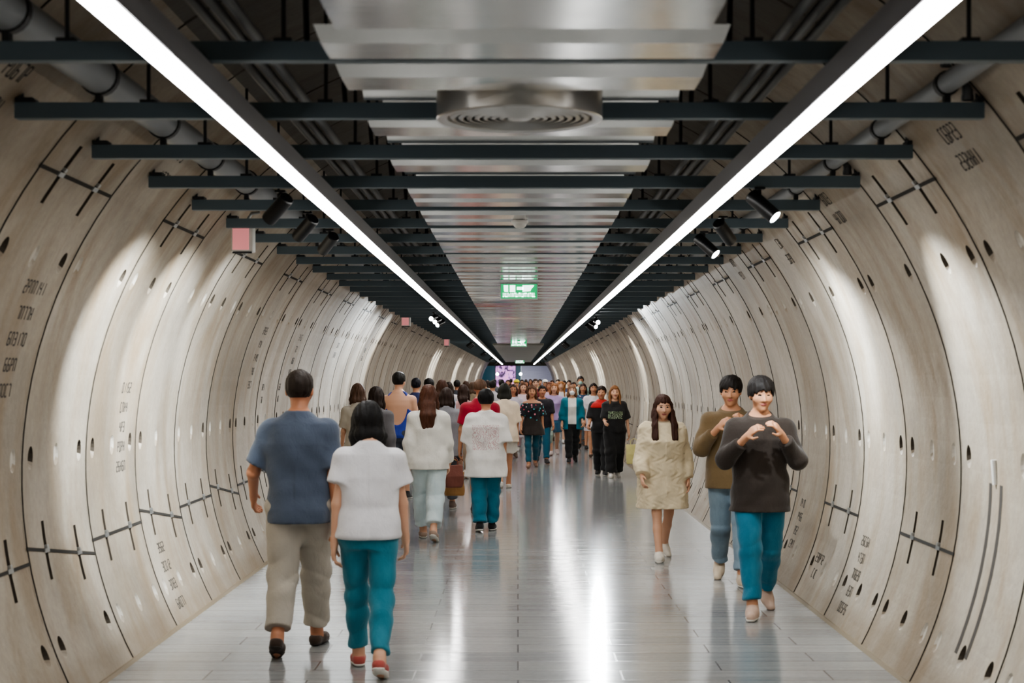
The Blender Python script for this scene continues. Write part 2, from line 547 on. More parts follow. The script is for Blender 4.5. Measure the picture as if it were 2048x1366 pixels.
# ------------------------------------------------------------------ ceiling services
HB = EYE + 1.085           # beam centre height
BEAM0, BSP = 5.25, 1.158
beams_y = [BEAM0 + BSP*i for i in range(84)]
def beam_mesh():
    mb = MB()
    hw = math.sqrt(TR**2-(HB+.035-TCZ)**2) - .004
    x0, x1 = TCX-hw, TCX+hw
    p = [(-.028, -.032), (.028, -.032), (.028, -.024), (-.020, -.024), (-.020, .024), (.028, .024), (.028, .032), (-.028, .032)]
    mb.prism_x(p, x0, x1)
    return mb
ORD = ['first', 'second', 'third', 'fourth', 'fifth', 'sixth', 'seventh', 'eighth', 'ninth', 'tenth', 'eleventh', 'twelfth', 'thirteenth', 'fourteenth']
beam0 = None
rod_me = brk_me = clamp_me = None
for i, y in enumerate(beams_y):
    if i == 0:
        b = beam_mesh().obj('steel_crossbeam', [M_BEAM]); beam0 = b
        mb = MB()
        top = lambda x: TCZ + math.sqrt(TR**2-(x-TCX)**2)
        rm = MB(); rm.tube((0, 0, .032), (0, 0, .60), .007, 8)
        rods = []
    else:
        b = beam0.copy(); link(b)
    b.location = (0, y, HB)
    lab = ('dark steel crossbeam spanning the tunnel, %s from the front' % ORD[i]) if i < 14 else 'far dark steel crossbeam in the dense rows beyond the large green exit sign'
    tag(b, lab, 'beam', 'dark crossbeams under the tunnel crown', 'thing')
    if i < 26:
        for x in (-1.50, -.78, .78, 1.50):
            h = TCZ + math.sqrt(TR**2-(x-TCX)**2) - HB - .005
            key = 'rod%.2f' % x
            me = bpy.data.meshes.get(key)
            if me is None:
                m2 = MB(); m2.tube((0, 0, .032), (0, 0, h), .008, 8); m2.box((-.03, -.028, .032), (.03, .028, .044))
                me = bpy.data.meshes.new(key); me.from_pydata(m2.v, [], m2.f); me.materials.append(M_ROD)
            r = bpy.data.objects.new('hanger_rod', me); link(r, b); r.location = (x, 0, 0)
        for sx in (-1, 1):
            me = bpy.data.meshes.get('brace%d' % sx)
            if me is None:
                m2 = MB(); xa, xb = sx*.70, sx*.82
                m2.tube((xa, -.02, .032), (xb, .75, TCZ+math.sqrt(TR**2-(xb-TCX)**2)-HB-.01), .010, 8)
                me = bpy.data.meshes.new('brace%d' % sx); me.from_pydata(m2.v, [], m2.f); me.materials.append(M_ROD)
            r = bpy.data.objects.new('diagonal_brace', me); link(r, b)
        for sx in (-1, 1):        # small wall bracket at each end
            me = bpy.data.meshes.get('brk%d' % sx)
            if me is None:
                m2 = MB(); xe = TCX + sx*(math.sqrt(TR**2-(HB-TCZ)**2)-.06)
                m2.box((xe-.004 if sx > 0 else xe-.02, -.045, .033), (xe+.02 if sx > 0 else xe+.05, .045, .05)); m2.tube((xe+.008*sx, 0, .05), (xe+.008*sx, 0, .09), .011, 10)
                me = bpy.data.meshes.new('brk%d' % sx); me.from_pydata(m2.v, [], m2.f); me.materials.append(M_ROD)
            r = bpy.data.objects.new('end_bracket', me); link(r, b)

# pipes and conduits lying on the beams
def run(name, x, z, r, mat, label, cat, clamps=True, y0=2.0, y1=103.0):
    mb = MB(); mb.tube((x, y0, z), (x, y1, z), r, 20)
    o = smooth_by_angle(mb.obj(name, [mat])); tag(o, label, cat)
    if clamps:
        cm = MB(); cm.lathe([(r+.001, -.02), (r+.008, -.02), (r+.008, .02), (r+.001, .02)], n=20)
        cm.v = [(a[0], a[2], a[1]) for a in cm.v]
        cm.box((-.012, -.02, -(z-ZB)+.002), (.012, .02, -r+.0))
        me = bpy.data.meshes.new('pipe_clamp'); me.from_pydata(cm.v, [], cm.f); me.materials.append(M_ROD)
        for y in beams_y[:28]:
            c = bpy.data.objects.new('pipe_clamp', me); link(c, o); c.location = (x, y, z)
    return o
ZB = HB+.032
run('service_pipe', -1.70, ZB+.110, .072, M_PIPE, 'thick pale grey service pipe lying on the beams above the left light strip', 'pipe')
run('service_pipe', 1.74, ZB+.08, .043, M_PIPE, 'slimmer grey service pipe lying on the beams above the right light strip', 'pipe')
for sx, side in ((-1, 'left'), (1, 'right')):
    for q, wd in enumerate(('nearest the metal ceiling panels', 'in the middle of the three', 'nearest the light strip')):
        run('cable_conduit', sx*(.90+.07*q), ZB+.06+.015*q, .019, M_COND, 'thin grey conduit beside the %s light strip, %s' % (side, wd), 'conduit', False)
# curved pipe elbows near the right wall
for (yy, lab) in ((6.45, 'small dark bent pipe standing on the second crossbeam beside the right pipe'), (8.79, 'small dark bent pipe standing on the fourth crossbeam beside the right pipe')):
    mb = MB()
    mb.path([(1.826, yy-.04, ZB+.012), (1.826, yy-.04, ZB+.10), (1.821, yy-.04, ZB+.14), (1.80, yy-.04, ZB+.165), (1.72, yy-.04, ZB+.168)], .022, 12)
    mb.tube((1.826, yy-.04, ZB+.012), (1.826, yy-.04, ZB+.034), .025, 12)
    o = smooth_by_angle(mb.obj('bent_pipe', [M_COND])); tag(o, lab, 'pipe')

# ------------------------------------------------------------------ polished steel ceiling baffles
def low_baffle(w=.640, deep=.235):
    mb = MB()
    zt, zb = .055, 0.0
    p = [(-.019, zt), (0, zb), (deep, zb), (deep+.030, zt), (deep+.026, zt), (deep-.003, zb+.005), (.004, zb+.005), (-.015, zt)]
    xa = [-(w), -(w-.022), -(w-.022), -w, -w, -(w-.022), -(w-.022), -w]
    mb.prism_x(p, 0, 0, x0b=xa, x1b=[-x for x in xa])
    # folded end plates
    for s in (-1, 1):
        v = [(s*w, -.019, zt), (s*(w-.022), 0, zb), (s*(w-.022), deep, zb), (s*w, deep+.03, zt)]
        mb.add(v, [(0, 1, 2, 3)])
    return mb
def high_baffle(w=.635, deep=.26):
    mb = MB()
    p = [(0, .155), (.02, .145), (deep, 0), (deep+.004, .004), (.024, .150), (.0, .162), (-.08, .162), (-.08, .155)]
    n = len(p); xa = [-w]*n
    mb.prism_x(p, 0, 0, x0b=xa, x1b=[-x for x in xa])
    return mb
HL, HH = EYE+1.03, EYE+1.123
low0 = high0 = None
def place_baffle(kind, y, label):
    global low0, high0
    if kind == 'low':
        if low0 is None:
            low0 = o = low_baffle().obj('metal_ceiling_panel', [M_BAFFLE])
        else:
            o = low0.copy(); link(o)
        o.location = (.012, y, HL)
    else:
        if high0 is None:
            high0 = o = high_baffle().obj('metal_ceiling_panel', [M_BAFFLE])
        else:
            o = high0.copy(); link(o)
        o.location = (.012, y, HH)
    tag(o, label, 'ceiling panel', 'polished metal ceiling panels', 'thing')
lows = [4.85, 5.40]
highs = []
for i, y in enumerate(beams_y):
    if y > 46.5: break
    if i >= 1: lows.append(y+.062)
    if i >= 3: lows.append(y+.50)
    if i: highs.append(y-.296)
ln = hn = 0
for y in sorted(lows):
    if ln < 12: lab = 'low hanging polished steel ceiling panel with a folded lip, %s of the low ones' % ORD[ln]
    else: lab = 'far polished steel ceiling panel hanging low in the dense rows past the smoke detector'
    place_baffle('low', y, lab); ln += 1
for y in sorted(highs):
    if hn < 7: lab = 'higher wide flat polished steel ceiling panel above the beams, %s of the high ones' % ORD[hn]
    else: lab = 'far higher polished steel ceiling panel tucked between the dense low panels'
    place_baffle('high', y, lab); hn += 1

# the nearest panel of all hangs a little lower and narrower
mb = MB(); p = [(-.005, .05), (0, 0), (.36, 0), (.385, .05), (.38, .05), (.357, .005), (.004, .005), (-.001, .05)]
xa = [-.56, -.535, -.535, -.56, -.56, -.535, -.535, -.56]
mb.prism_x(p, 0, 0, x0b=xa, x1b=[-x for x in xa])
o = mb.obj('metal_ceiling_panel', [M_BAFFLE]); o.location = (.014, 4.13, EYE+.995)
tag(o, 'narrowest polished steel ceiling panel, the one cut by the top of the photo', 'ceiling panel', 'polished metal ceiling panels', 'thing')
# round air diffuser under the panels
t = empty('air_vent', (.006, 6.03, 0)); tag(t, 'round brushed steel air diffuser with concentric rings under the ceiling panels', 'air vent')
zb = EYE+.985
mb = MB(); R_ = .317
mb.lathe([(R_-.012, .150), (R_, .145), (R_, .006), (R_-.003, .001), (R_-.010, 0), (R_-.040, .006), (R_-.044, .025)], n=72)
smooth_by_angle(mb.obj('drum', [M_VENT], t), 30).location = (0, 0, zb)
rr = R_-.049
while rr > .06:
    mb = MB()
    mb.lathe([(rr, .018), (rr-.003, .008), (rr-.019, .004), (rr-.023, .007), (rr-.016, .012), (rr-.006, .022)], n=64)
    smooth_by_angle(mb.obj('diffuser_ring', [M_VENT], t), 30).location = (0, 0, zb)
    rr -= .031
mb = MB(); mb.lathe([(.001, .002), (.035, .002), (.048, .006), (.052, .02), (.03, .03)], n=40)
smooth_by_angle(mb.obj('centre_disc', [M_VENT], t), 30).location = (0, 0, zb)
mb = MB(); mb.lathe([(.001, .04), (R_-.03, .04), (R_-.03, .05), (.001, .05)], n=48)
mb.obj('back_plate', [M_BLACK], t).location = (0, 0, zb)

# smoke detector on a panel
t = empty('smoke_detector', (.012, 10.30, EYE+1.029)); tag(t, 'small white round smoke detector under the metal ceiling panels', 'smoke detector')
mb = MB(); mb.lathe([(.001, 0), (.055, 0), (.055, -.012), (.045, -.02), (.001, -.02)], n=32)
smooth_by_angle(mb.obj('base', [M_WHITE], t), 35)
mb = MB(); mb.lathe([(.042, -.02), (.040, -.034), (.028, -.046), (.001, -.05)], n=32)
smooth_by_angle(mb.obj('sensor_dome', [M_WHITE], t), 35)

# flat soffit past the last metal panel
mb = MB(); mb.box((-.76, 47.6, EYE+1.0), (.78, 96.0, EYE+1.08), bevel=.01)
o = mb.obj('ceiling_soffit', [M_SOFFIT]); tag(o, kind='structure', label='flat grey ceiling board between the far ends of the light strips')

# ------------------------------------------------------------------ linear lights
def strip_light(xc, label):
    t = empty('hanging_strip_light', (xc, 0, 0)); tag(t, label, 'light')
    y0, y1 = -6.5, 106.0
    hz = EYE + .955
    mb = MB()
    s = .040
    # housing: U-shaped channel open below
    mb.prism_x([(0, 0)]*0 or [(y0, hz), (y1, hz), (y1, hz+.090), (y0, hz+.090)], -s-.006, s+.006)
    mb.obj('housing', [M_HOUSING], t)
    mb = MB()
    n = 150
    ys = np.linspace(y0+.01, y1-.01, n+1)
    v, f = [], []
    for y in ys:
        v += [(-s, y, hz-.0005), (-s+.004, y, hz-.009), (s-.004, y, hz-.009), (s, y, hz-.0005)]
    for i in range(n):
        for k in range(3): f.append((4*i+k, 4*i+4+k, 4*i+5+k, 4*i+1+k))
    mb.add(v, f)
    mb.obj('diffuser', [M_STRIP], t)
    return t
strip_light(-1.063, 'long glowing white linear light strip hanging along the left side of the ceiling')
strip_light(1.070, 'long glowing white linear light strip hanging along the right side of the ceiling')

# ------------------------------------------------------------------ spotlights
SPOT_W = 175.0
def spot_meshes():
    body = MB(); body.lathe([(.001, .10), (.036, .10), (.042, .094), (.042, -.085), (.040, -.095), (.036, -.095), (.034, -.075)], n=28)
    lens = MB(); lens.lathe([(.001, -.084), (.034, -.084), (.036, -.0945), (.0355, -.0955)], n=28)
    out = []
    for nm, b, mt in (('lamp_body', body, M_BLACK), ('lens', lens, M_LENS)):
        me = bpy.data.meshes.new(nm); me.from_pydata(b.v, [], b.f); me.materials.append(mt)
        me.polygons.foreach_set('use_smooth', np.ones(len(me.polygons), dtype=bool))
        try: me.set_sharp_from_angle(angle=RAD(40))
        except Exception: pass
        out.append(me)
    return out
SB, SL = spot_meshes()
def spot(x, y, tgt, label, power=1.0, size=60, lit=True, cone=True):
    z = HB-.032
    t = empty('track_spotlight', (x, y, z)); tag(t, label, 'spotlight', 'black ceiling spotlights')
    mb = MB(); mb.tube((0, 0, 0), (0, 0, -.045), .012, 10); mb.box((-.03, -.03, -.012), (.03, .03, 0), bevel=.003)
    mb.obj('mounting_stem', [M_BLACK], t)
    head = Vector((0, 0, -.085))
    d = (Vector(tgt) - Vector((x, y, z)) - head).normalized()
    q = d.to_track_quat('-Z', 'Y')
    b = bpy.data.objects.new('lamp_body', SB); link(b, t); b.location = head + d*.03; b.rotation_euler = q.to_euler()
    l = bpy.data.objects.new('lens', SL); link(l, b)
    li = bpy.data.lights.new('spot_beam', 'SPOT'); li.energy = SPOT_W*power; li.spot_size = RAD(size); li.spot_blend = .7
    li.color = (.90, .97, 1.0); li.shadow_soft_size = .03
    lo = bpy.data.objects.new('spot_beam', li); link(lo, b); lo.location = (0, 0, -.10)
    return t
OR3 = ['nearest', 'middle', 'farthest']
def wallpt(side, y, zrel): return wall_pt(side, th_of(zrel), y, TR)
near_l = [(8.84, 9.9), (9.98, 11.2), (11.15, 13.0)]
near_r = [(8.70, 8.05), (10.25, 11.7), (11.30, 10.6)]
for q, (y, ty) in enumerate(near_l):
    spot(-1.33, y, wallpt(-1, ty, -.22), 'black cylinder spotlight outside the left light strip, %s of the three in front' % OR3[q], 1.7 if q < 2 else .6, 72)
for q, (y, ty) in enumerate(near_r):
    spot(1.33, y, wallpt(1, ty, -.22), 'black cylinder spotlight outside the right light strip, %s of the three in front' % OR3[q], .95 if q != 1 else .7, 72)
for side, nm, prs in ((-1, 'left', ((25.0, 21.3), (26.2, 23.2), (27.4, 25.6))), (1, 'right', ((26.8, 21.3), (28.2, 26.4), (29.6, 30.4)))):
    for q, (y, ty) in enumerate(prs):
        spot(side*1.33, y, wallpt(side, ty, .1), 'black spotlight outside the %s light strip, %s of the second group of three' % (nm, OR3[q]), 1.9 if abs(ty-y) > 2.5 else 1.2, 60 if abs(ty-y) < 2 else 38)
for ci, yc in enumerate((44.0, 61.0, 78.0, 95.0)):
    wd = ['third', 'fourth', 'fifth', 'last'][ci]
    for side, nm in ((-1, 'left'), (1, 'right')):
        for q in range(3):
            y = yc + 1.2*q
            spot(side*1.33, y, wallpt(side, y+.8, .1), 'black spotlight outside the %s light strip, %s of the %s group of three' % (nm, OR3[q], wd), 1.1)

# ------------------------------------------------------------------ signs
def exit_sign(x, y, w, label):
    h = w*.40
    z1 = EYE + .887 + h
    t = empty('exit_sign', (x, y, EYE+(.862 if y < 60 else .85))); tag(t, label, 'exit sign', 'green lit exit signs')
    mb = MB(); mb.box((-w/2-.012, 0, -.010), (w/2+.012, .05, h+.010), bevel=.004); mb.obj('housing', [M_WHITE], t)
    mb = MB(); mb.box((-w/2, -.004, 0), (w/2, .001, h)); mb.obj('lit_face', [M_GREEN], t)
    # white arrow-and-door pictogram block across the top
    mb = MB(); yy = -.006
    def poly(pts):
        b = len(mb.v); n = len(pts)
        mb.v += [((a-.5)*w, yy, c*h) for a, c in pts]
        mb.f.append(tuple(range(b, b+n))); mb.m.append(0)
    poly([(.08, .52), (.10, .47), (.20, .46), (.20, .94), (.07, .94)])
    poly([(.24, .46), (.40, .46), (.40, .94), (.24, .94)])
    poly([(.44, .60), (.62, .60), (.62, .82), (.44, .82)])
    poly([(.60, .47), (.82, .50), (.84, .64), (.93, .90), (.90, .94), (.60, .94)])
    mb.obj('pictogram', [M_SIGNW], t)
    mb = MB(); rnd = random.Random(3)
    x0 = .05
    while x0 < .94:
        ww = rnd.choice([.012, .016, .016, .022])
        k = rnd.random()
        mb.box(((x0-.5)*w, -.006, h*.10), ((x0+ww-.5)*w, -.004, h*(.40 if k > .2 else .34)))
        if k > .55:
            mb.box(((x0-.5)*w, -.006, h*(.35 if k > .75 else .10)), ((x0+ww*2.2-.5)*w, -.004, h*(.40 if k > .75 else .15)))
        x0 += ww + .018
    mb.obj('lettering', [M_SIGNW], t)
    for s in (-1, 1):
        mb = MB(); mb.tube((s*w*.35, .025, h+.008), (s*w*.35, .025, max(h+.012, .165) if y < 47 else .148), .006, 8)
        mb.obj('hanger_rod', [M_ROD], t)
exit_sign(.010, 17.0, .385, 'largest green lit exit sign hanging under the metal ceiling panels')
exit_sign(.02, 42.3, .42, 'small green lit exit sign hanging farther down the tunnel before the flat soffit')
exit_sign(.10, 88.0, .50, 'tiny green lit exit sign hanging at the far end of the tunnel')

def sign_box(x, y, zc, w, h, label):
    t = empty('sign_box', (x, y, EYE+zc)); tag(t, label, 'sign box', 'red and white sign boxes by the left wall')
    mb = MB(); mb.box((-w/2, 0, -h/2), (w/2, .10, h/2), bevel=.006); mb.obj('casing', [M_WHITE], t)
    mb = MB(); mb.box((-w/2+.010, -.004, -h/2+.016), (w/2-.030, .002, h/2-.008)); mb.obj('face_panel', [M_PINK], t)
    mb = MB()
    zt = HB-.03-(EYE+zc)
    mb.path([(w/2-.04, .05, h/2-.01), (w/2-.04, .05, h/2+.06), (w/2-.02, .05, h/2+.09), (w/2+.04, .05, max(h/2+.1, zt))], .012, 10)
    mb.obj('mounting_bracket', [M_GALV], t)
    mb = MB(); mb.box((-w/2+.01, -.012, -h/2-.010), (w/2-.01, .012, -h/2+.001)); mb.obj('bottom_rail', [M_ROD], t)
sign_box(-1.945, 11.13, .985, .155, .185, 'white box with pale red face hanging beside the left wall, nearest one')
sign_box(-1.94, 27.3, 1.0, .16, .19, 'small red faced white box hanging beside the left wall near a lit far spotlight')
sign_box(-1.94, 43.0, .98, .16, .19, 'tiny red faced white box hanging far along the left wall')

# ------------------------------------------------------------------ the far end
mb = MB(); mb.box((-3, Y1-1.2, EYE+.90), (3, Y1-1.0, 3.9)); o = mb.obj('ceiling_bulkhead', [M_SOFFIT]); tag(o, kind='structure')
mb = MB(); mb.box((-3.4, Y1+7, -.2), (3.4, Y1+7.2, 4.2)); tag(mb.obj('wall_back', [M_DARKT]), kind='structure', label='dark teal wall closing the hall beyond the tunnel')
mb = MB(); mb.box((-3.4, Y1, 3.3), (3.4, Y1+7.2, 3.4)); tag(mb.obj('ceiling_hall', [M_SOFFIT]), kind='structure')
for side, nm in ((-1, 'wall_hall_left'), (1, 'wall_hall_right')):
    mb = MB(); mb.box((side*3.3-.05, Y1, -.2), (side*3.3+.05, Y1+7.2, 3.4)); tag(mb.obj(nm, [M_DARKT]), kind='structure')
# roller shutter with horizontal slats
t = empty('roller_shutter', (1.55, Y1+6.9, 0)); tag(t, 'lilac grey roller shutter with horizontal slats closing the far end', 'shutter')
mb = MB()
pts = []
for i in range(26):
    z = .0 + i*.105
    pts += [(0, z), (-.06, z+.01), (-.045, z+.08), (0, z+.09)]
prof = pts + [(.04, 26*.105), (.04, 0)]
mb.prism_x(prof, -1.3, 1.5)
mb.obj('slat_curtain', [M_SHUT], t)
mb = MB(); mb.box((-1.35, -.06, 0), (-1.3, .04, 2.8)); mb.obj('guide_rail', [M_GALV], t)
# glowing abstract mural: lilac and pink shapes on dark teal
def make_mural():
    m = bsdf('lilac_mural', rough=.5); g = NT(m)
    co = g.coords(scale=(1, 1, 1))
    nz = g.noise(co, 1.9, 3, .55, 1.4)
    c = g.ramp(nz, [(.34, lin('#0c1418')), (.43, lin('#4b3052')), (.50, lin('#a673b4')), (.58, lin('#c583ad')), (.70, lin('#8a63bd'))])
    g.link(c, g.b.inputs['Base Color']); g.link(c, g.b.inputs['Emission Color']); g.b.inputs['Emission Strength'].default_value = .8
    return m
t = empty('lit_mural', (-.95, Y1+6.85, 0)); tag(t, 'glowing lilac and pink abstract mural on the dark far wall', 'mural')
mb = MB(); mb.box((-.75, 0, .2), (.75, .05, 2.7), bevel=.01); mb.obj('picture_panel', [make_mural()], t)
mb = MB(); mb.box((-.79, .01, .16), (.79, .06, .2)); mb.box((-.79, .01, 2.7), (.79, .06, 2.74)); mb.box((-.79, .01, .2), (-.75, .06, 2.7)); mb.box((.75, .01, .2), (.79, .06, 2.7))
mb.obj('border', [M_BLACK], t)
M_GLOBE = bsdf('globe_light', (1,1,1,1), .3, emit=(.9, 1, .97, 1), estr=12)
for (x, z, lab) in ((-1.55, 2.05, 'bright round globe lamp hanging before the dark far wall beside the mural'), (.20, 2.05, 'bright round globe lamp hanging between the mural and the roller shutter')):
    t = empty('globe_lamp', (x, Y1+5, z)); tag(t, lab, 'lamp', 'globe lamps at the far end')
    mb = MB(); mb.lathe([(.001, -.11)]+[(.11*math.sin(a), -.11*math.cos(a)) for a in np.linspace(.2, PI-.2, 12)]+[(.001, .11)], n=24)
    o = mb.obj('globe', [M_GLOBE], t, True)
    mb = MB(); mb.tube((0, 0, .108), (0, 0, 3.3-z), .012, 8); mb.obj('hanging_rod', [M_BLACK], t)
li = bpy.data.lights.new('hall_light', 'AREA'); li.energy = 120; li.size = 3; li.color = (.9, .95, 1)
lo = bpy.data.objects.new('hall_light', li); link(lo); lo.location = (0, Y1+3, 3.25)

# ------------------------------------------------------------------ world, camera, colour
w = bpy.data.worlds.new('tunnel_air'); SC.world = w; w.use_nodes = True
w.node_tree.nodes['Background'].inputs[0].default_value = (.5, .55, .6, 1)
w.node_tree.nodes['Background'].inputs[1].default_value = .02
cam = bpy.data.cameras.new('camera'); co = bpy.data.objects.new('camera', cam); link(co)
cam.sensor_fit = 'HORIZONTAL'; cam.sensor_width = 36; cam.lens = 36*F/2048
cam.shift_x = (1024-VPX)/2048; cam.shift_y = (VPY-683)/2048
cam.clip_end = 300; cam.clip_start = .05
co.location = (0, 0, EYE); co.rotation_euler = (PI/2, 0, 0)
cam.dof.use_dof = True; cam.dof.focus_distance = 20.0; cam.dof.aperture_fstop = 4.0
SC.camera = co
SC.view_settings.view_transform = 'AgX'
SC.view_settings.look = 'AgX - Medium High Contrast'
SC.view_settings.exposure = 1.13
try:
    c = SC.cycles
    c.max_bounces = 5; c.diffuse_bounces = 4; c.glossy_bounces = 3; c.transmission_bounces = 2; c.transparent_max_bounces = 4
    c.sample_clamp_indirect = 6; c.caustics_reflective = False; c.caustics_refractive = False
    c.use_adaptive_sampling = True
except Exception:
    pass
# ------------------------------------------------------------------ people: implicit surfaces meshed with surface nets
def smin(a, b, k):
    h = np.clip(.5+.5*(b-a)/k, 0, 1)
    return b*(1-h)+a*h-k*h*(1-h)

def V3(*a): return np.array(a, dtype=np.float64)
def rotx(a):
    c, s = math.cos(a), math.sin(a); return np.array([[1,0,0],[0,c,-s],[0,s,c]])
def roty(a):
    c, s = math.cos(a), math.sin(a); return np.array([[c,0,s],[0,1,0],[-s,0,c]])
def rotz_(a):
    c, s = math.cos(a), math.sin(a); return np.array([[c,-s,0],[s,c,0],[0,0,1]])

class Cone:                    # tapered round limb
    def __init__(s, a, b, r1, r2):
        s.a, s.b, s.r1, s.r2 = np.asarray(a, float), np.asarray(b, float), r1, r2
        r = max(r1, r2); s.lo = np.minimum(s.a, s.b)-r; s.hi = np.maximum(s.a, s.b)+r
    def d(s, X, Y, Z):
        ab = s.b-s.a; L = ab.dot(ab)+1e-12
        t = np.clip(((X-s.a[0])*ab[0]+(Y-s.a[1])*ab[1]+(Z-s.a[2])*ab[2])/L, 0, 1)
        return np.sqrt((X-s.a[0]-t*ab[0])**2+(Y-s.a[1]-t*ab[1])**2+(Z-s.a[2]-t*ab[2])**2)-(s.r1+(s.r2-s.r1)*t)
class Ell:                     # ellipsoid, optional rotation
    def __init__(s, c, r, R=None):
        s.c, s.r, s.R = np.asarray(c, float), np.asarray(r, float), R
        m = s.r if R is None else np.full(3, s.r.max()); s.lo = s.c-m; s.hi = s.c+m
    def d(s, X, Y, Z):
        x, y, z = X-s.c[0], Y-s.c[1], Z-s.c[2]
        if s.R is not None:
            R = s.R
            x, y, z = R[0,0]*x+R[1,0]*y+R[2,0]*z, R[0,1]*x+R[1,1]*y+R[2,1]*z, R[0,2]*x+R[1,2]*y+R[2,2]*z
        r = s.r
        k0 = np.sqrt((x/r[0])**2+(y/r[1])**2+(z/r[2])**2)
        k1 = np.sqrt((x/r[0]**2)**2+(y/r[1]**2)**2+(z/r[2]**2)**2)+1e-9
        return k0*(k0-1)/k1
class Cut:                     # a primitive cut off by a plane
    def __init__(s, p, e, n):
        s.p, s.e, s.n, s.lo, s.hi = p, e, n, p.lo, p.hi
    def d(s, X, Y, Z):
        return np.maximum(s.p.d(X, Y, Z), (X-s.e[0])*s.n[0]+(Y-s.e[1])*s.n[1]+(Z-s.e[2])*s.n[2])
class Loft:                    # stacked ellipses: rows (z, halfwidth, halfdepth, y offset, x offset)
    def __init__(s, rows, p=2.3):
        s.t = np.array([tuple(r)+(0,)*(5-len(r)) for r in rows], float); s.p = p
        t = s.t
        w, d = t[:,1].max(), t[:,2].max()
        s.lo = V3((t[:,4]-t[:,1]).min(), (t[:,3]-t[:,2]).min(), t[0,0]); s.hi = V3((t[:,4]+t[:,1]).max(), (t[:,3]+t[:,2]).max(), t[-1,0])
    def d(s, X, Y, Z):
        t = s.t; z = Z
        w = np.interp(z, t[:,0], t[:,1]); dp = np.interp(z, t[:,0], t[:,2]); yo = np.interp(z, t[:,0], t[:,3]); xo = np.interp(z, t[:,0], t[:,4])
        k = (np.abs((X-xo)/w)**s.p+np.abs((Y-yo)/dp)**s.p)**(1/s.p)
        dd = (k-1)*np.minimum(w, dp)
        return np.maximum(dd, np.maximum(t[0,0]-z, z-t[-1,0]))

def snets(D, o, h):
    ins = D < 0
    nx, ny, nz = D.shape
    c = np.zeros((nx-1, ny-1, nz-1), np.int8)
    offs = [(a, b, e) for a in (0,1) for b in (0,1) for e in (0,1)]
    for a, b, e in offs: c += ins[a:nx-1+a, b:ny-1+b, e:nz-1+e]
    act = (c > 0) & (c < 8)
    ai = np.argwhere(act)
    n = len(ai)
    if n == 0: return np.zeros((0,3)), np.zeros((0,4), int)
    ids = -np.ones(act.shape, np.int64); ids[act] = np.arange(n)
    val = np.stack([D[ai[:,0]+a, ai[:,1]+b, ai[:,2]+e] for a, b, e in offs], 1)
    P = np.array(offs, float); pos = np.zeros((n,3)); cnt = np.zeros(n)
    for i in range(8):
        for j in range(i+1, 8):
            if np.abs(P[i]-P[j]).sum() != 1: continue
            m = (val[:,i] < 0) != (val[:,j] < 0)
            t = val[m,i]/(val[m,i]-val[m,j])
            pos[m] += P[i]+(P[j]-P[i])*t[:,None]; cnt[m] += 1
    verts = o+h*(ai+pos/cnt[:,None])
    quads = []
    for ax in range(3):
        A = np.moveaxis(ins, ax, 0); I = np.moveaxis(ids, ax, 0)
        ch = A[:-1, 1:-1, 1:-1] != A[1:, 1:-1, 1:-1]
        w = np.argwhere(ch); i, j, k = w[:,0], w[:,1]+1, w[:,2]+1
        q = np.stack([I[i, j-1, k-1], I[i, j, k-1], I[i, j, k], I[i, j-1, k]], 1)
        flip = A[i, j, k] if ax != 1 else ~A[i, j, k]
        q[~flip] = q[~flip][:, ::-1]
        quads.append(q)
    q = np.concatenate(quads)
    q = q[(q >= 0).all(1)]
    return verts, q

def solid(prims, h, k=.03, post=None, pad=0.02):
    """prims: list of primitive or (primitive, k). post(D,X,Y,Z) may cut or fold"""
    ps = [(p if isinstance(p, tuple) else (p, k)) for p in prims]
    lo = np.min([p.lo for p, _ in ps], 0)-pad-2*h; hi = np.max([p.hi for p, _ in ps], 0)+pad+2*h
    n = np.ceil((hi-lo)/h).astype(int)+1
    ax = [lo[i]+h*np.arange(n[i]) for i in range(3)]
    D = np.full(n, 1.0)
    for p, kk in ps:
        m = kk*1.6+2.5*h
        a = np.maximum(np.floor((p.lo-m-lo)/h).astype(int), 0); b = np.minimum(np.ceil((p.hi+m-lo)/h).astype(int)+1, n)
        X, Y, Z = ax[0][a[0]:b[0], None, None], ax[1][None, a[1]:b[1], None], ax[2][None, None, a[2]:b[2]]
        d = np.broadcast_to(p.d(X, Y, Z), tuple(b-a))
        s = D[a[0]:b[0], a[1]:b[1], a[2]:b[2]]
        D[a[0]:b[0], a[1]:b[1], a[2]:b[2]] = smin(s, d, kk) if kk > 0 else np.minimum(s, d)
    if post is not None:
        X, Y, Z = ax[0][:, None, None], ax[1][None, :, None], ax[2][None, None, :]
        D = post(D, X, Y, Z)
    D[0] = D[-1] = 1; D[:,0] = D[:,-1] = 1; D[:,:,0] = D[:,:,-1] = 1
    return snets(D, lo, h)

def fast_mesh(name, verts, quads, mats, parent=None, mi=None):
    me = bpy.data.meshes.new(name)
    nv, nf = len(verts), len(quads)
    me.vertices.add(nv); me.vertices.foreach_set('co', np.ascontiguousarray(verts, dtype=np.float32).ravel())
    me.loops.add(nf*4); me.loops.foreach_set('vertex_index', np.ascontiguousarray(quads, dtype=np.int32).ravel())
    me.polygons.add(nf)
    me.polygons.foreach_set('loop_start', np.arange(0, nf*4, 4, dtype=np.int32))
    me.polygons.foreach_set('use_smooth', np.ones(nf, dtype=bool))
    for m in (mats if isinstance(mats, list) else [mats]): me.materials.append(m)
    if mi is not None: me.polygons.foreach_set('material_index', np.ascontiguousarray(mi, dtype=np.int32))
    me.update(calc_edges=True); me.validate()
    o = bpy.data.objects.new(name, me); link(o, parent)
    return o

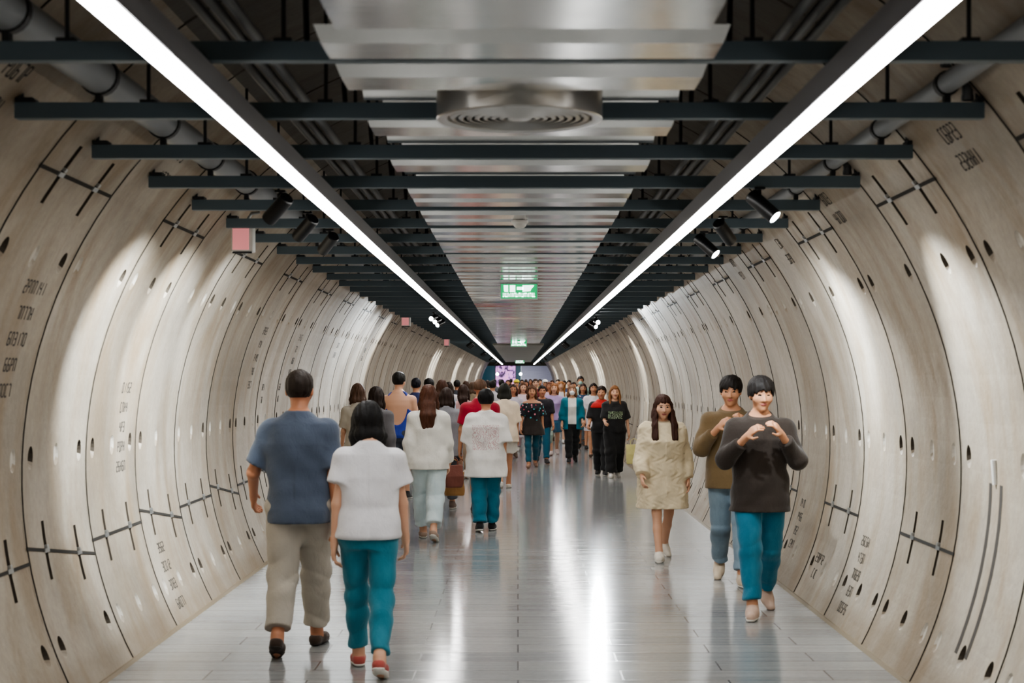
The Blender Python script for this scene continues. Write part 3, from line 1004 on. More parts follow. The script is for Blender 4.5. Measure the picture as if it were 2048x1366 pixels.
# --- cloth, skin and hair materials
CM = {}
def cloth(col, kind='plain', col2=None):
    key = (col, kind, col2)
    if key in CM: return CM[key]
    m = bsdf('cloth_'+kind, lin(col), .85); g = NT(m)
    co = g.coords('Object')
    n = g.noise(co, 5, 3, .5)
    c = g.mix(1.0, lin(col), g.ramp(n, [(.3, (.86, .86, .86)), (.7, (1.06, 1.06, 1.06))]), 'MULTIPLY')
    if kind == 'jeans':
        d = g.noise(g.coords(scale=(1, 1, .4)), 9, 4, .6)
        c = g.mix(g.math('MULTIPLY', g.ramp(d, [(.45, (0,0,0)), (.75, (1,1,1))]), .45), c, lin(col2 or '#6fa0ad'))
    elif kind == 'floral':
        v = g.node('ShaderNodeTexVoronoi', feature='F1'); v.inputs['Scale'].default_value = 17; g.link(co, v.inputs['Vector'])
        sp = g.math('LESS_THAN', v.outputs['Distance'], .30)
        pal = g.ramp(g.node('ShaderNodeSeparateColor').outputs[0], [(0, (1,1,1))])
        sc = g.n.new('ShaderNodeSeparateColor'); g.link(v.outputs['Color'], sc.inputs[0])
        r = g.n.new('ShaderNodeValToRGB'); r.color_ramp.interpolation = 'CONSTANT'
        e = r.color_ramp.elements; e[0].color = lin('#e08a9a'); e[1].position = .35; e[1].color = lin('#57b9c4'); x = e.new(.6); x.color = lin('#c24058'); x = e.new(.8); x.color = lin('#d8c0c8')
        g.link(sc.outputs[0], r.inputs[0])
        c = g.mix(sp, c, r.outputs[0])
    elif kind == 'check':
        ck = g.node('ShaderNodeTexChecker'); ck.inputs['Scale'].default_value = 28; g.link(co, ck.inputs['Vector'])
        c = g.mix(g.math('MULTIPLY', ck.outputs['Fac'], .7), c, lin(col2 or '#8c2f3c'))
    elif kind in ('backprint', 'chestprint'):
        sep = g.node('ShaderNodeSeparateXYZ'); g.link(co, sep.inputs[0])
        def band(o, a, b): return g.math('MULTIPLY', g.math('GREATER_THAN', o, a), g.math('LESS_THAN', o, b))
        if kind == 'backprint':
            msk = g.math('MULTIPLY', g.math('MULTIPLY', band(sep.outputs[0], -.15, .15), band(sep.outputs[2], .92, 1.20)), g.math('LESS_THAN', sep.outputs[1], 0))
        else:
            msk = g.math('MULTIPLY', g.math('MULTIPLY', band(sep.outputs[0], -.13, .13), band(sep.outputs[2], 1.02, 1.15)), g.math('GREATER_THAN', sep.outputs[1], 0))
        wv = g.node('ShaderNodeTexWave'); wv.inputs['Scale'].default_value = 13; wv.inputs['Distortion'].default_value = 22; wv.inputs['Detail'].default_value = 3
        g.link(co, wv.inputs['Vector'])
        ink = g.mix(g.noise(co, 7, 2, .5), lin('#8a8a8e'), lin('#d85a6a')) if kind == 'backprint' else g.mix(g.noise(co, 10, 2, .5), lin('#d8e0d0'), lin('#7fae6a'))
        c = g.mix(g.math('MULTIPLY', msk, g.math('MULTIPLY', g.math('GREATER_THAN', wv.outputs['Fac'], .62), .55 if kind == 'backprint' else .8)), c, ink)
    g.link(c, g.b.inputs['Base Color'])
    bp = g.node('ShaderNodeBump', Strength=.6, Distance=.015)
    g.link(g.noise(g.coords(scale=(1, 1, .55)), 13, 5, .6, .4), bp.inputs['Height']); g.link(bp.outputs[0], g.b.inputs['Normal'])
    g.b.inputs['Sheen Weight'].default_value = .15
    CM[key] = m
    return m
def skinm(col):
    key = ('skin', col)
    if key not in CM:
        m = bsdf('skin', lin(col), .5); g = NT(m)
        n = g.noise(g.coords(), 14, 3, .5)
        g.link(g.mix(n, tuple(x*.9 for x in lin(col)[:3])+(1,), lin(col)), g.b.inputs['Base Color'])
        m.node_tree.nodes['Principled BSDF'].inputs['Subsurface Weight'].default_value = 0
        CM[key] = m
    return CM[key]
def hairm(col):
    key = ('hair', col)
    if key not in CM:
        m = bsdf('hair', lin(col), .62, spec=.3); g = NT(m)
        n = g.noise(g.coords(scale=(1, 1, .08)), 60, 3, .6)
        g.link(g.mix(n, tuple(x*.45 for x in lin(col)[:3])+(1,), tuple(min(x*1.8, 1) for x in lin(col)[:3])+(1,)), g.b.inputs['Base Color'])
        bp = g.node('ShaderNodeBump', Strength=.5, Distance=.01); g.link(n, bp.inputs['Height']); g.link(bp.outputs[0], g.b.inputs['Normal'])
        CM[key] = m
    return CM[key]
M_BROW = bsdf('brow', lin('#5c4132'), .7); M_EYE = bsdf('eye', lin('#1a1410'), .25); M_LIP = bsdf('lip', lin('#a8605a'), .45)
M_SOLE = bsdf('white_sole', lin('#e4e0d8'), .6); M_MASK = bsdf('mask_cloth', lin('#e9ecec'), .8)
SKIN1, SKIN2, SKIN3 = '#d9a98c', '#c58f6e', '#b97f60'

def skeleton(P):
    """joint positions for pose P, standing on z = 0, facing +y"""
    t = P['t']; s = t/1.70; fem = P.get('sex') == 'f'
    lean = RAD(P.get('lean', 0))
    J = {}
    legs = P.get('legs', ((18, 4), (-12, 22)))      # (thigh forward, knee flex) for x>0 then x<0
    hw = .088*s
    for side, (a, b) in zip((1, -1), legs):
        a, b = RAD(a), RAD(b)
        hip = V3(side*hw, 0, .905*s)
        kn = hip + .425*s*V3(side*-.02, math.sin(a), -math.cos(a))
        an = kn + .41*s*V3(side*-.02, math.sin(a-b), -math.cos(a-b))
        J['hip', side], J['knee', side], J['ankle', side] = hip, kn, an
    base = min(J['ankle', 1][2], J['ankle', -1][2])
    dz = .078*s-base
    for side in (1, -1):
        for k in ('hip', 'knee', 'ankle'): J[k, side] = J[k, side]+V3(0, 0, dz)
        za = J['ankle', side][2]
        ph = 0.0
        if za > .085*s:
            for _ in range(40):
                f = .078*s*math.cos(ph)+.13*s*math.sin(ph)-za
                ph -= f/(.13*s*math.cos(ph)-.078*s*math.sin(ph)+1e-6)
                ph = min(max(ph, 0), 1.1)
        J['pitch', side] = ph
    J['dz'] = dz
    def up(z, x=0.0, y=0.0):                          # a torso point with lean about the hip line
        zz = z*s; hz = .92*s
        dy = (zz-hz)*math.sin(lean) if zz > hz else 0
        dzz = (zz-hz)*(math.cos(lean)-1) if zz > hz else 0
        return V3(x*s, y*s+dy, zz+dz+dzz)
    J['up'] = up
    sw = (.168 if not fem else .150)*P.get('broad', 1.0)
    arms = P.get('arms', ((-14, 8, 14), (14, 8, 18)))  # (swing forward, out, elbow flex)
    for side, A in zip((1, -1), arms):
        sh = up(1.348, side*sw, -.004)
        if isinstance(A, dict):
            el = up(A['elbow'][2], side*A['elbow'][0], A['elbow'][1]); wr = up(A['wrist'][2], side*A['wrist'][0], A['wrist'][1])
        else:
            f, o, e = (RAD(x) for x in A)
            d1 = V3(side*math.sin(o), math.sin(f)*math.cos(o), -math.cos(f)*math.cos(o))
            d2 = V3(side*math.sin(o)*.35, math.sin(f+e)*math.cos(o*.35), -math.cos(f+e)*math.cos(o*.35)); d2 /= np.linalg.norm(d2)
            el = sh+.285*s*d1; wr = el+.245*s*d2
        J['sh', side], J['el', side], J['wr', side] = sh, el, wr
        d = wr-el; J['hd', side] = d/np.linalg.norm(d)
    hy = P.get('head', (0, 0, 0))                     # yaw, pitch (down positive), roll
    J['hR'] = rotz_(RAD(hy[0])) @ rotx(-RAD(hy[1])) @ roty(RAD(hy[2]))
    J['neck'] = up(1.43, 0, -.015)
    J['headc'] = up(1.488, 0, .0)+J['hR'] @ V3(0, .018, .107)*min(1, s*1.02)
    J['s'] = s
    J['hs'] = .5+.5*s
    return J

def hand_prims(J, side, curl=1.0, fat=1.0):
    """palm, four unequal fingers in two bends and a thumb from the side of the palm"""
    wr, d = J['wr', side], J['hd', side]; s = J['hs']
    n = V3(-side, 0, 0); n = n-d*n.dot(d); n /= np.linalg.norm(n)       # palm faces the thigh
    w = np.cross(n, d)*1.0
    if w[1] < 0 and abs(d[1]) < .9: w = -w
    if abs(d[1]) >= .9 and w[2] < 0: w = -w
    R = np.stack([w, n, d], 1)
    out = [(Ell(wr+d*.05*s, V3(.040, .017, .054)*s*fat, R), .012), (Cone(wr-d*.03, wr+d*.02, .024*s*fat, .022*s*fat), .012)]
    for i, (o, L) in enumerate(((.029, .070), (.010, .079), (-.009, .073), (-.027, .058))):
        b = wr+(d*.083+w*o)*s
        a1, a2 = RAD(22+4*i)*curl, RAD(58+6*i)*curl
        m = b+(d*math.cos(a1)+n*math.sin(a1)+w*o*.8)*L*.52*s
        e = m+(d*math.cos(a2)+n*math.sin(a2))*L*.5*s
        rr = .0088*s*fat
        out += [(Cone(b-d*.02*s, m, rr*1.1, rr), .003), (Cone(m, e, rr, rr*.85), .003)]
    tb = wr+(d*.022+w*.030)*s
    tm = tb+(d*.62+w*.62+n*.35)*.042*s; te = tm+(d*.88+w*.15+n*.42)*.034*s
    out += [(Cone(tb, tm, .0125*s*fat, .0105*s*fat), .008), (Cone(tm, te, .0105*s*fat, .008*s*fat), .003)]
    return out

def body_rows(P, J, g=0.0, gd=None):
    """torso outline rows at rest, G = looseness"""
    s, dz = J['s'], J['dz']; fem = P.get('sex') == 'f'; br = P.get('broad', 1.0)
    gd = g if gd is None else gd
    lean = RAD(P.get('lean', 0))
    if fem: R = [(.80,.130,.105,-.01),(.88,.163,.118,-.015),(.96,.150,.108,-.005),(1.06,.125,.095,0),(1.16,.135,.105,.008),(1.24,.142,.122,.018),(1.32,.152,.100,.0),(1.385,.150,.082,-.008),(1.425,.095,.068,-.012),(1.47,.050,.055,-.012)]
    else:   R = [(.80,.130,.105,-.01),(.88,.160,.118,-.012),(.96,.153,.110,0),(1.06,.148,.106,.004),(1.16,.160,.112,.005),(1.27,.178,.122,.005),(1.34,.178,.108,-.002),(1.39,.160,.088,-.008),(1.425,.105,.072,-.012),(1.47,.060,.060,-.012)]
    rows = []
    for (z, w, d, y) in R:
        zz = z*s
        ly = (zz-.92*s)*math.sin(lean) if zz > .92*s else 0
        lz = (zz-.92*s)*(math.cos(lean)-1) if zz > .92*s else 0
        rows.append((zz+dz+lz, w*s*br+g, d*s*br+gd, y*s+ly))
    return rows

def foot_prims(J, side, g=0.0):
    s = J['s']; an = J['ankle', side]; R = rotx(-J['pitch', side]) @ rotz_(RAD(-6*side))
    L = lambda x, y, z: an+R @ (V3(x, y, z)*s)
    k = .078
    return [(Cone(L(0, -.045, -k+.036+g), L(0, .06, -k+.040+g), .034*s+g, .036*s+g), .03), (Cone(L(0, .05, -k+.034+g), L(.008*side, .150, -k+.024+g), .038*s+g, .026*s+g), .03), (Cone(L(0, -.015, .02), L(0, .0, -.02), .036*s+g, .036*s+g), .03)], L, R

def _eye(mi, fc, H, R, hs, e):
    le = ((fc-H(e*.031, .084, .006)) @ R)/(V3(.0125, .022, .0060)*hs); mi[(le**2).sum(1) < 1] = 1
    lb = ((fc-H(e*.033, .084, .028)) @ R)/(V3(.018, .024, .0042)*hs); mi[(lb**2).sum(1) < 1] = 3

def make_person(P):
    """one figure: body mesh on top, hair, clothes and shoes as its children"""
    J = skeleton(P); s = J['s']; hs = J['hs']; fem = P.get('sex') == 'f'
    y = P['at'][1]
    hb = P.get('res') or (.0075 if y < 16.5 else .010 if y < 24 else .014 if y < 40 else .020)
    far = y >= 24
    up = J['up']
    skin = skinm(P.get('skin', SKIN1))
    # ---- body
    pr = [(Loft(body_rows(P, J)), .03)]
    pr += [(Cone(up(1.40, 0, -.012), up(1.50, 0, .008), .056*s, .050*s), .03)]
    for side in (1, -1):
        h, k, a = J['hip', side], J['knee', side], J['ankle', side]
        th = .082 if not fem else .084
        mid = k*.62+a*.38+V3(0, -.009*s, 0)
        pr += [(Cone(h+V3(0, 0, -.02*s), k, th*s, .050*s), .03), (Cone(k, mid, .047*s, .047*s), .02), (Cone(mid, a, .047*s, .034*s), .02)]
        sh, el, wr = J['sh', side], J['el', side], J['wr', side]
        au = .048 if not fem else .040
        pr += [(Ell(sh+V3(0, 0, -.012*s), V3(.055, .055, .055)*s*(au/.048)), .04), (Cone(sh, el, au*s, .036*s*(au/.046)), .03), (Cone(el, wr, .038*s*(au/.048), .023*s), .02)]
        fp, _, _ = foot_prims(J, side, -.004)
        pr += fp
        pr += hand_prims(J, side, P.get('curl', 1.0), 1.0 if hb < .012 else 1.25)
    # head with brow, nose, lips, chin and ears
    c, R = J['headc'], J['hR']
    H = lambda x, yy, z: c+R @ (V3(x, yy, z)*hs)
    pr += [(Ell(H(0, -.008, .022), V3(.075, .092, .092)*hs, R), .02), (Ell(H(0, .022, -.035), V3(.062, .068, .075)*hs, R), .03),
           (Cone(H(0, .055, -.088), H(0, .060, -.096), .024*hs, .022*hs), .03),
           (Cone(H(0, .086, .005), H(0, .104, -.030), .008*hs, .014*hs), .010), (Cone(H(-.016, .090, -.034), H(.016, .090, -.034), .009*hs, .009*hs), .008),
           (Cone(H(-.035, .072, .026), H(.035, .072, .026), .014*hs, .014*hs), .015), (Ell(H(0, .083, -.062), V3(.024, .012, .009)*hs, R), .006),
           (Cone(H(-.042, .055, -.025), H(-.040, .056, -.024), .026*hs, .026*hs), .03), (Cone(H(.042, .055, -.025), H(.040, .056, -.024), .026*hs, .026*hs), .03)]
    for e in (1, -1): pr += [(Ell(H(e*.077, -.008, -.008), V3(.011, .020, .031)*hs, R), .008)]
    def eyes(D, X, Y, Z):
        for e in (1, -1):
            cc = H(e*.031, .090, .006)
            D = np.maximum(D, -(np.sqrt((X-cc[0])**2+(Y-cc[1])**2+((Z-cc[2])*1.5)**2)-.009*hs)) if hb < .011 else D
        return D
    v, q = solid(pr, hb, .03, eyes)
    fc = v[q].mean(1)
    mi = np.zeros(len(q), int)
    for e in (1, -1): _eye(mi, fc, H, R, hs, e)
    lp = ((fc-H(0, .088, -.062)) @ R)/ (V3(.026, .02, .010)*hs)
    mi[(lp**2).sum(1) < 1] = 2
    bo = fast_mesh('person', v, q, [skin, M_EYE, M_LIP, M_BROW], None, mi)
    bo.location = (P['at'][0], P['at'][1], 0); bo.rotation_euler = (0, 0, RAD(P.get('yaw', 0)))
    tag(bo, P['label'], 'person', P.get('group'), 'thing')
    hg = hb*1.15
    rnd = random.Random(hash(P['label']) % 9999 if False else sum(map(ord, P['label'])))
    fp0 = rnd.uniform(0, 6)
    kz = J['knee', 1][2]
    def fold(amp, fx=17.0, fz=21.0, mode='top'):
        def f(D, X, Y, Z):
            sd = np.sign(X)
            w1 = 1-2*np.abs(np.sin(.5*(fz*Z+9*X*sd+2.2*np.sin(7*X+4*Y+fp0)+fp0)))
            w2 = np.sin(fx*X*1.6+5*Y-7*Z*sd+2.0*np.sin(6*Z-6*Y+fp0)+2*fp0)
            w3 = np.sin(34*Z+21*X-17*Y+1.5*np.sin(15*X+fp0))
            if mode == 'leg':
                e = .35+1.0*np.exp(-((Z-kz)/.10)**2)+1.1*np.exp(-((Z-.14)/.10)**2)+.8*np.exp(-((Z-.86*s)/.07)**2)
                return D + amp*e*(.8*w1+.35*w3)+amp*.35*w2
            wz = .4*np.exp(-((Z-1.0*s)/.13)**2)
            return D + amp*(.55*w1*(.35+wz)+.75*w2*(.5+.5*np.clip((1.35*s-Z)/.4, 0, 1))+.35*w3)
        return f
    # ---- garments
    def leg_garment(name, spec):
        kind, col = spec['kind'], spec['mat']
        wz = spec.get('waist', .95)*s+J['dz']
        if kind == 'skirt':
            hz = spec['hem']*s+J['dz']; fl = spec.get('flare', .07)
            ex = spec.get('extra', 0); rows = [(hz, .17*s+fl+ex, .15*s+fl*.8+ex, .0), (.80*s+J['dz'], .17*s+fl*.6+ex, .135*s+fl*.5+ex, -.005), (.88*s+J['dz'], .185*s+ex, .142*s+ex, -.01), (wz, .145*s, .115*s, 0)]
            v, q = solid([Loft(rows, 2.0)], hg, .02, fold(.005, 30, 8))
        else:
            lo = spec.get('loose', .012); pr = []
            br = [(z, w, d, yy) for (z, w, d, yy) in body_rows(P, J, .012) if z < wz+.02]
            if len(br) > 1: pr += [(Loft(br), .03)]
            ln = spec.get('length', .95)
            cuts = []
            for side in (1, -1):
                h, k, a = J['hip', side], J['knee', side], J['ankle', side]
                if ln > .5:
                    e = k+(a-k)*((ln-.5)*2)
                    n = (e-k)/np.linalg.norm(e-k)
                    aw = spec.get('ankle', .05)
                    mid = k*.62+e*.38+V3(0, -.008*s, 0)
                    rm = max(.050*s+lo*.9+.006, aw*s*.9)
                    pr += [(Cone(h+V3(0, 0, -.02*s), k, .086*s+lo, .055*s+lo+.004), .04), (Cone(k, mid, .055*s+lo+.004, rm), .03), (Cut(Cone(mid, e+n*.02, rm, aw*s+lo*.6), e, n), .03)]
                else:
                    e = h+(k-h)*(ln*2)
                    n = (e-h)/np.linalg.norm(e-h)
                    pr += [(Cut(Cone(h+V3(0, 0, -.02*s), e+n*.03, .088*s+lo, .07*s+lo+.012), e, n), .04)]
            fo = fold(spec.get('fold', .0062), 15, 44, 'leg')
            def post(D, X, Y, Z):
                D = fo(D, X, Y, Z)
                return np.maximum(D, Z-wz)
            v, q = solid(pr, hg, .03, post)
        return fast_mesh(name, v, q, [col], bo)
    def top_garment(name, spec):
        kind, col = spec['kind'], spec['mat']
        g = spec.get('loose', .02); hem = spec.get('hem', .86)*s+J['dz']; sl = spec.get('sleeve', .62)
        box = spec.get('box', 0.0)
        rows = [list(r) for r in body_rows(P, J, g)]
        for r in rows:
            zr = (r[0]-J['dz'])/s
            if zr < 1.30: r[1] += box; r[2] += box*.6
            if zr > 1.40: r[1] = max(r[1]-g*.6, .05)
        if rows[0][0] > hem-.02:
            b = rows[0]; ex = spec.get('flare', .02)
            rows[0] = [b[0], b[1]+.03*s, b[2]+.02*s, b[3]]
            rows.insert(0, [hem-.03, b[1]+.03*s+ex, b[2]+.02*s+ex, b[3]])
        pr = [(Loft(rows, 2.25), .035)]
        cuts = []
        for side in (1, -1):
            sh, el, wr = J['sh', side], J['el', side], J['wr', side]
            if sl <= 0: continue
            au = .047*s+g*.75
            pr += [(Ell(sh+V3(0, 0, -.006*s), V3(au, au, au)), .05)]
            if sl <= 1:
                e = sh+(el-sh)*sl
                n = (e-sh)/np.linalg.norm(e-sh)
                pr += [(Cut(Cone(sh, e+n*.03, au, au*.95+spec.get('wide', .012)), e, n), .03)]
            else:
                e = el+(wr-el)*(sl-1)
                n = (e-el)/np.linalg.norm(e-el)
                pr += [(Cone(sh, el, au, .041*s+g*.8), .03), (Cut(Cone(el, e+n*.02, .041*s+g*.8, spec.get('cuff', .03)*s+g*.6), e, n), .025)]
        fo = fold(spec.get('fold', .0065), 17, 36)
        nk = up(1.475, 0, .025 if not spec.get('vneck') else .06); nr = spec.get('neck', .075)*s
        ztop = up(spec.get('top', 1.60))[2]
        zcol = up(spec.get('collar', 1.452))[2]; ycol = up(1.452)[1]
        fz = spec.get('fuzz', 0)
        def post(D, X, Y, Z):
            D = fo(D, X, Y, Z)
            if fz: D = D+fz*np.sin(70*X+3*np.sin(40*Z))*np.sin(66*Z+2*np.sin(50*Y))*np.cos(63*Y)
            D = np.maximum(D, hem-Z); D = np.maximum(D, Z-ztop)
            if spec.get('bareback') or spec.get('open'):
                D = np.maximum(D, -(np.sqrt((X-nk[0])**2+(Y-nk[1])**2+((Z-nk[2])*.9)**2)-nr))
            else:
                D = np.maximum(D, ((Z-zcol)+.42*(Y-ycol))*.92)
            if spec.get('bareback'):                      # deep scooped tank top: cut the back and the shoulders
                b = up(1.27, 0, -.16)
                D = np.maximum(D, -(np.sqrt(((X-b[0])/.9)**2+(Y-b[1])**2+((Z-b[2])*.62)**2)-.165*s))
                for sd in (1, -1):
                    D = np.maximum(D, -(np.sqrt((X-sd*.215*s)**2+((Z-up(1.33)[2])*.75)**2+0*Y)-.105*s))
            if spec.get('open'):
                D = np.maximum(D, -np.maximum(np.abs(X)-spec['open'], .02-Y))
            return D
        v, q = solid(pr, hg, .03, post, .03)
        return fast_mesh(name, v, q, [col], bo)
    for nm, spec in P.get('bottoms', []): leg_garment(nm, spec)
    for nm, spec in P.get('tops', []): top_garment(nm, spec)
    # ---- shoes
    shs = P.get('shoes')
    if shs:
        for side in (1, -1):
            fp, L, R3 = foot_prims(J, side, .006)
            if shs.get('low'): fp = fp[:2]
            zs = L(0, 0, -.078)
            nrm = R3 @ V3(0, 0, 1)
            op = shs.get('low')
            top = L(0, 0, -.012) if op else None
            def post(D, X, Y, Z, zs=zs, nrm=nrm, top=top):
                D = np.maximum(D, -((X-zs[0])*nrm[0]+(Y-zs[1])*nrm[1]+(Z-zs[2])*nrm[2]-.016))
                D = np.maximum(D, .002-Z)
                if top is not None:
                    D = np.maximum(D, ((X-top[0])*nrm[0]+(Y-top[1])*nrm[1]+(Z-top[2])*nrm[2]))
                return D
            hsz = min(hg, .009)
            v, q = solid(fp, hsz, .02, post)
            so = fast_mesh('shoe', v, q, [shs['mat']], bo)
            if y < 30:
                fp2 = [(Cone(p.a, p.b, p.r1+.005, p.r2+.005), k) for p, k in fp[:2]]
                def post2(D, X, Y, Z, zs=zs, nrm=nrm):
                    pl = (X-zs[0])*nrm[0]+(Y-zs[1])*nrm[1]+(Z-zs[2])*nrm[2]
                    return np.maximum(np.maximum(np.maximum(D, pl-.020), -pl-.001), .001-Z)
                v, q = solid(fp2, min(hsz, .007), .02, post2)
                fast_mesh('sole', v, q, [shs.get('sole', M_SOLE)], so)
            if y < 16.5 and not shs.get('low') and shs.get('laces', True):
                mb = MB()
                for q in range(4):
                    a0, a1 = L(-.024, .015+.021*q, .000-.0105*q+.010), L(.024, .015+.021*q, .000-.0105*q+.010)
                    mid = L(0, .015+.021*q, .011-.0105*q+.010)
                    mb.path([a0, (a0+mid)/2+V3(0, 0, .003), mid, (a1+mid)/2+V3(0, 0, .003), a1], .0042, 6)
                mb.obj('laces', [M_SOLE], so, True)
    # ---- hair
    hr = P.get('hair')
    if hr:
        st = hr['style']; m = hairm(hr['col']); hh = min(hb, .011) if y < 45 else .014
        vol = hr.get('vol', .014)*.8*hs
        pr = [(Ell(H(0, -.012, .026), V3(.075*hs+vol, .092*hs+vol, .090*hs+vol), R), .01)]
        if st in ('long', 'bob', 'pony'):
            ln = {'long': .40, 'bob': .17, 'pony': .10}[st]*hr.get('len', 1)
            bk = lambda zz, yy, x=0.0: c+R @ (V3(x, yy, .0)*hs)+V3(0, 0, zz)
            nb = up(1.42)[1]-c[1]
            yb0, yb1 = -.060, min(-.085, nb-.10-hr.get('back', .012)) if ln > .2 else -.055
            pts = [(0, yb0), (-.10, -.065-hr.get('back', .012)), (-ln*.6, yb1 if ln > .2 else -.06), (-ln, yb1)]
            for xx in (-.045, 0, .045):
                for (a, b) in zip(pts[:-1], pts[1:]):
                    pr.append((Cone(bk(a[0], a[1], xx), bk(b[0], b[1], xx*.9), .042*hs, .036*hs if b is not pts[-1] else .020*hs), .025))
            if st != 'pony':
                for e in (1, -1):
                    l2 = ln*hr.get('sides', .85)
                    pr += [(Cone(H(e*.074, .005, .02), H(e*.085, .012, -.09), .026*hs, .028*hs), .02), (Cone(H(e*.085, .012, -.09), H(e*.09, .075 if ln > .2 else .0, -.09)+V3(0, .03 if ln > .3 else 0, -max(l2-.09, .01)), .030*hs, .018*hs), .02)]
                if hr.get('front'):
                    yf = hr['front']
                    for e in (1, -1):
                        for dx in (0, .032):
                            q0 = H(e*(.072+dx*.4), .03, -.05); q1 = up(1.40, e*(.070+dx), yf*.72); q2 = up(1.27, e*(.078+dx), yf); q3 = up(1.18, e*(.076+dx*.8), yf*1.02)
                            pr += [(Cone(q0, q1, .026, .028), .02), (Cone(q1, q2, .029, .024), .02)]
            else:
                pr += [(Cone(bk(.02, -.11), bk(-.04, -.15), .03*hs, .04*hs), .02), (Cone(bk(-.04, -.15), bk(-.24, -.13), .04*hs, .015*hs), .02)]
        def hpost(D, X, Y, Z):
            x, yy, z = X-c[0], Y-c[1], Z-c[2]
            lx, ly, lz = (R[0,0]*x+R[1,0]*yy+R[2,0]*z)/hs, (R[0,1]*x+R[1,1]*yy+R[2,1]*z)/hs, (R[0,2]*x+R[1,2]*yy+R[2,2]*z)/hs
            an = np.arctan2(lx, -ly)
            amp = .0045 if st != 'short' else .003
            D = D+.5*amp*np.sin(17*an+4*np.sin(11*lz+fp0)+fp0)+.5*amp*np.sin(43*an+3*np.sin(17*lz)+fp0)+amp*.8*np.sin(23*lz+5*an)*np.sin(7*an+fp0)
            if st == 'short':
                D = D+.0045*np.sin(55*lx+4*lz*9+fp0)*np.sin(47*ly+fp0)*np.sin(51*lz)+.10*np.maximum(0, -.005-lz)*.9
                D = D-.25*vol*np.exp(-((lz-.085)/.05)**2)
            fr = hr.get('fringe', .060)
            face = np.maximum(np.maximum(np.abs(lx)-.066-.15*np.maximum(0, .03-ly), .035-ly+np.minimum(0, lz)*.12), lz-fr+.25*np.abs(lx)-.009*np.sin(95*lx+fp0)-.006*np.sin(210*lx))
            D = np.maximum(D, -face)
            if st == 'short':
                nap = np.maximum(-.048-lz, -1)
                D = np.maximum(D, nap)
                D = np.maximum(D, -np.maximum(np.maximum(-.005-ly, lz+.012), -(.055-ly)) ) if True else D
            elif st == 'shaved':
                D = np.maximum(D, -.02-lz)
            return D
        v, q = solid(pr, hh, .01, hpost)
        if len(q): fast_mesh('hair', v, q, [m], bo)
    if P.get('mask'):
        v, q = solid([(Ell(H(0, .060, -.050), V3(.058, .058, .050)*hs, R), .01), (Ell(H(0, .085, -.035), V3(.02, .03, .02)*hs, R), .03)], min(hb, .012), .01, lambda D, X, Y, Z: np.maximum(D, -(( (Y-c[1])*R[1,1]+(X-c[0])*R[0,1]+(Z-c[2])*R[2,1])/hs-.045)))
        fast_mesh('face_mask', v, q, [P['mask']], bo)
    if P.get('cap'):
        v, q = solid([(Ell(H(0, -.005, .045), V3(.094, .108, .085)*hs, R), .01), (Ell(H(0, .11, .055), V3(.07, .06, .012)*hs, R), .01)], min(hb, .012), .01, lambda D, X, Y, Z: np.maximum(D, -(((Z-c[2])*R[2,2]+(Y-c[1])*R[1,2])/hs-.035)))
        fast_mesh('cap', v, q, [P['cap']], bo)
    # world position of each hand, for things held
    M = Matrix.Translation(bo.location) @ Euler(bo.rotation_euler).to_matrix().to_4x4()
    P['hand'] = {sd: M @ Vector(J['wr', sd]+J['hd', sd]*.10*hs) for sd in (1, -1)}
    P['obj'] = bo; P['J'] = J; P['M'] = M
    return bo

def ground(px, foot_y):
    Yd = F*EYE/(foot_y-VPY)
    return ((px-VPX)*Yd/F, Yd)
def at(px, Yd): return ((px-VPX)*Yd/F, Yd)
AWAY, TOWARD = 0, 180

def tee(col, **k): return ('t_shirt', dict(kind='top', mat=k.pop('m', None) or cloth(col), **k))
def pants(col, **k): return (k.pop('nm', 'trousers'), dict(kind='pants', mat=k.pop('m', None) or cloth(col), **k))
def skirt(col, hem, **k): return ('skirt', dict(kind='skirt', hem=hem, mat=k.pop('m', None) or cloth(col), **k))
WALK = ((18, 4), (-12, 22)); WALK2 = ((-12, 22), (18, 4)); STAND = ((4, 4), (-4, 6))
# ------------------------------------------------------------------ the people in the photograph
PEOPLE = {}
def P_(key, **k):
    PEOPLE[key] = k; make_person(k); return k

# nearest, walking away on the left
P_('man_blue', at=at(598, 9.95), t=1.79, sex='m', yaw=-2, skin=SKIN3, legs=WALK, arms=((-8, 10, 10), (10, 24, 38)), head=(0, 2, 0),
   hair=dict(style='short', col='#231a14'), tops=[tee('#4d586a', loose=.028, hem=.80, sleeve=.80, box=.01)],
   bottoms=[pants('#a9a296', length=.92, loose=.03, ankle=.058)], shoes=dict(mat=cloth('#3c2c22'), low=True, sole=bsdf('dark_sole', lin('#2a211b'), .6)),
   label='person walking away in a slate blue t-shirt, pale trousers and dark brown loafers')
P_('woman_white', at=at(738, 9.25), t=1.60, sex='f', yaw=4, skin=SKIN1, legs=WALK2, arms=((8, 12, 8), (-10, 10, 10)), head=(12, 24, 0), lean=7,
   hair=dict(style='bob', col='#0e0c0c', vol=.022, len=1.05), tops=[tee('#dedde0', loose=.032, hem=.86, sleeve=.55, wide=.03, box=.015)],
   bottoms=[pants('#17667c', m=cloth('#23788c', 'jeans', '#4c97aa'), length=.93, loose=.012, ankle=.05)], shoes=dict(mat=cloth('#b0564f'), low=True),
   label='person walking away in a white cap-sleeved top and teal jeans, black bobbed hair bent forward')
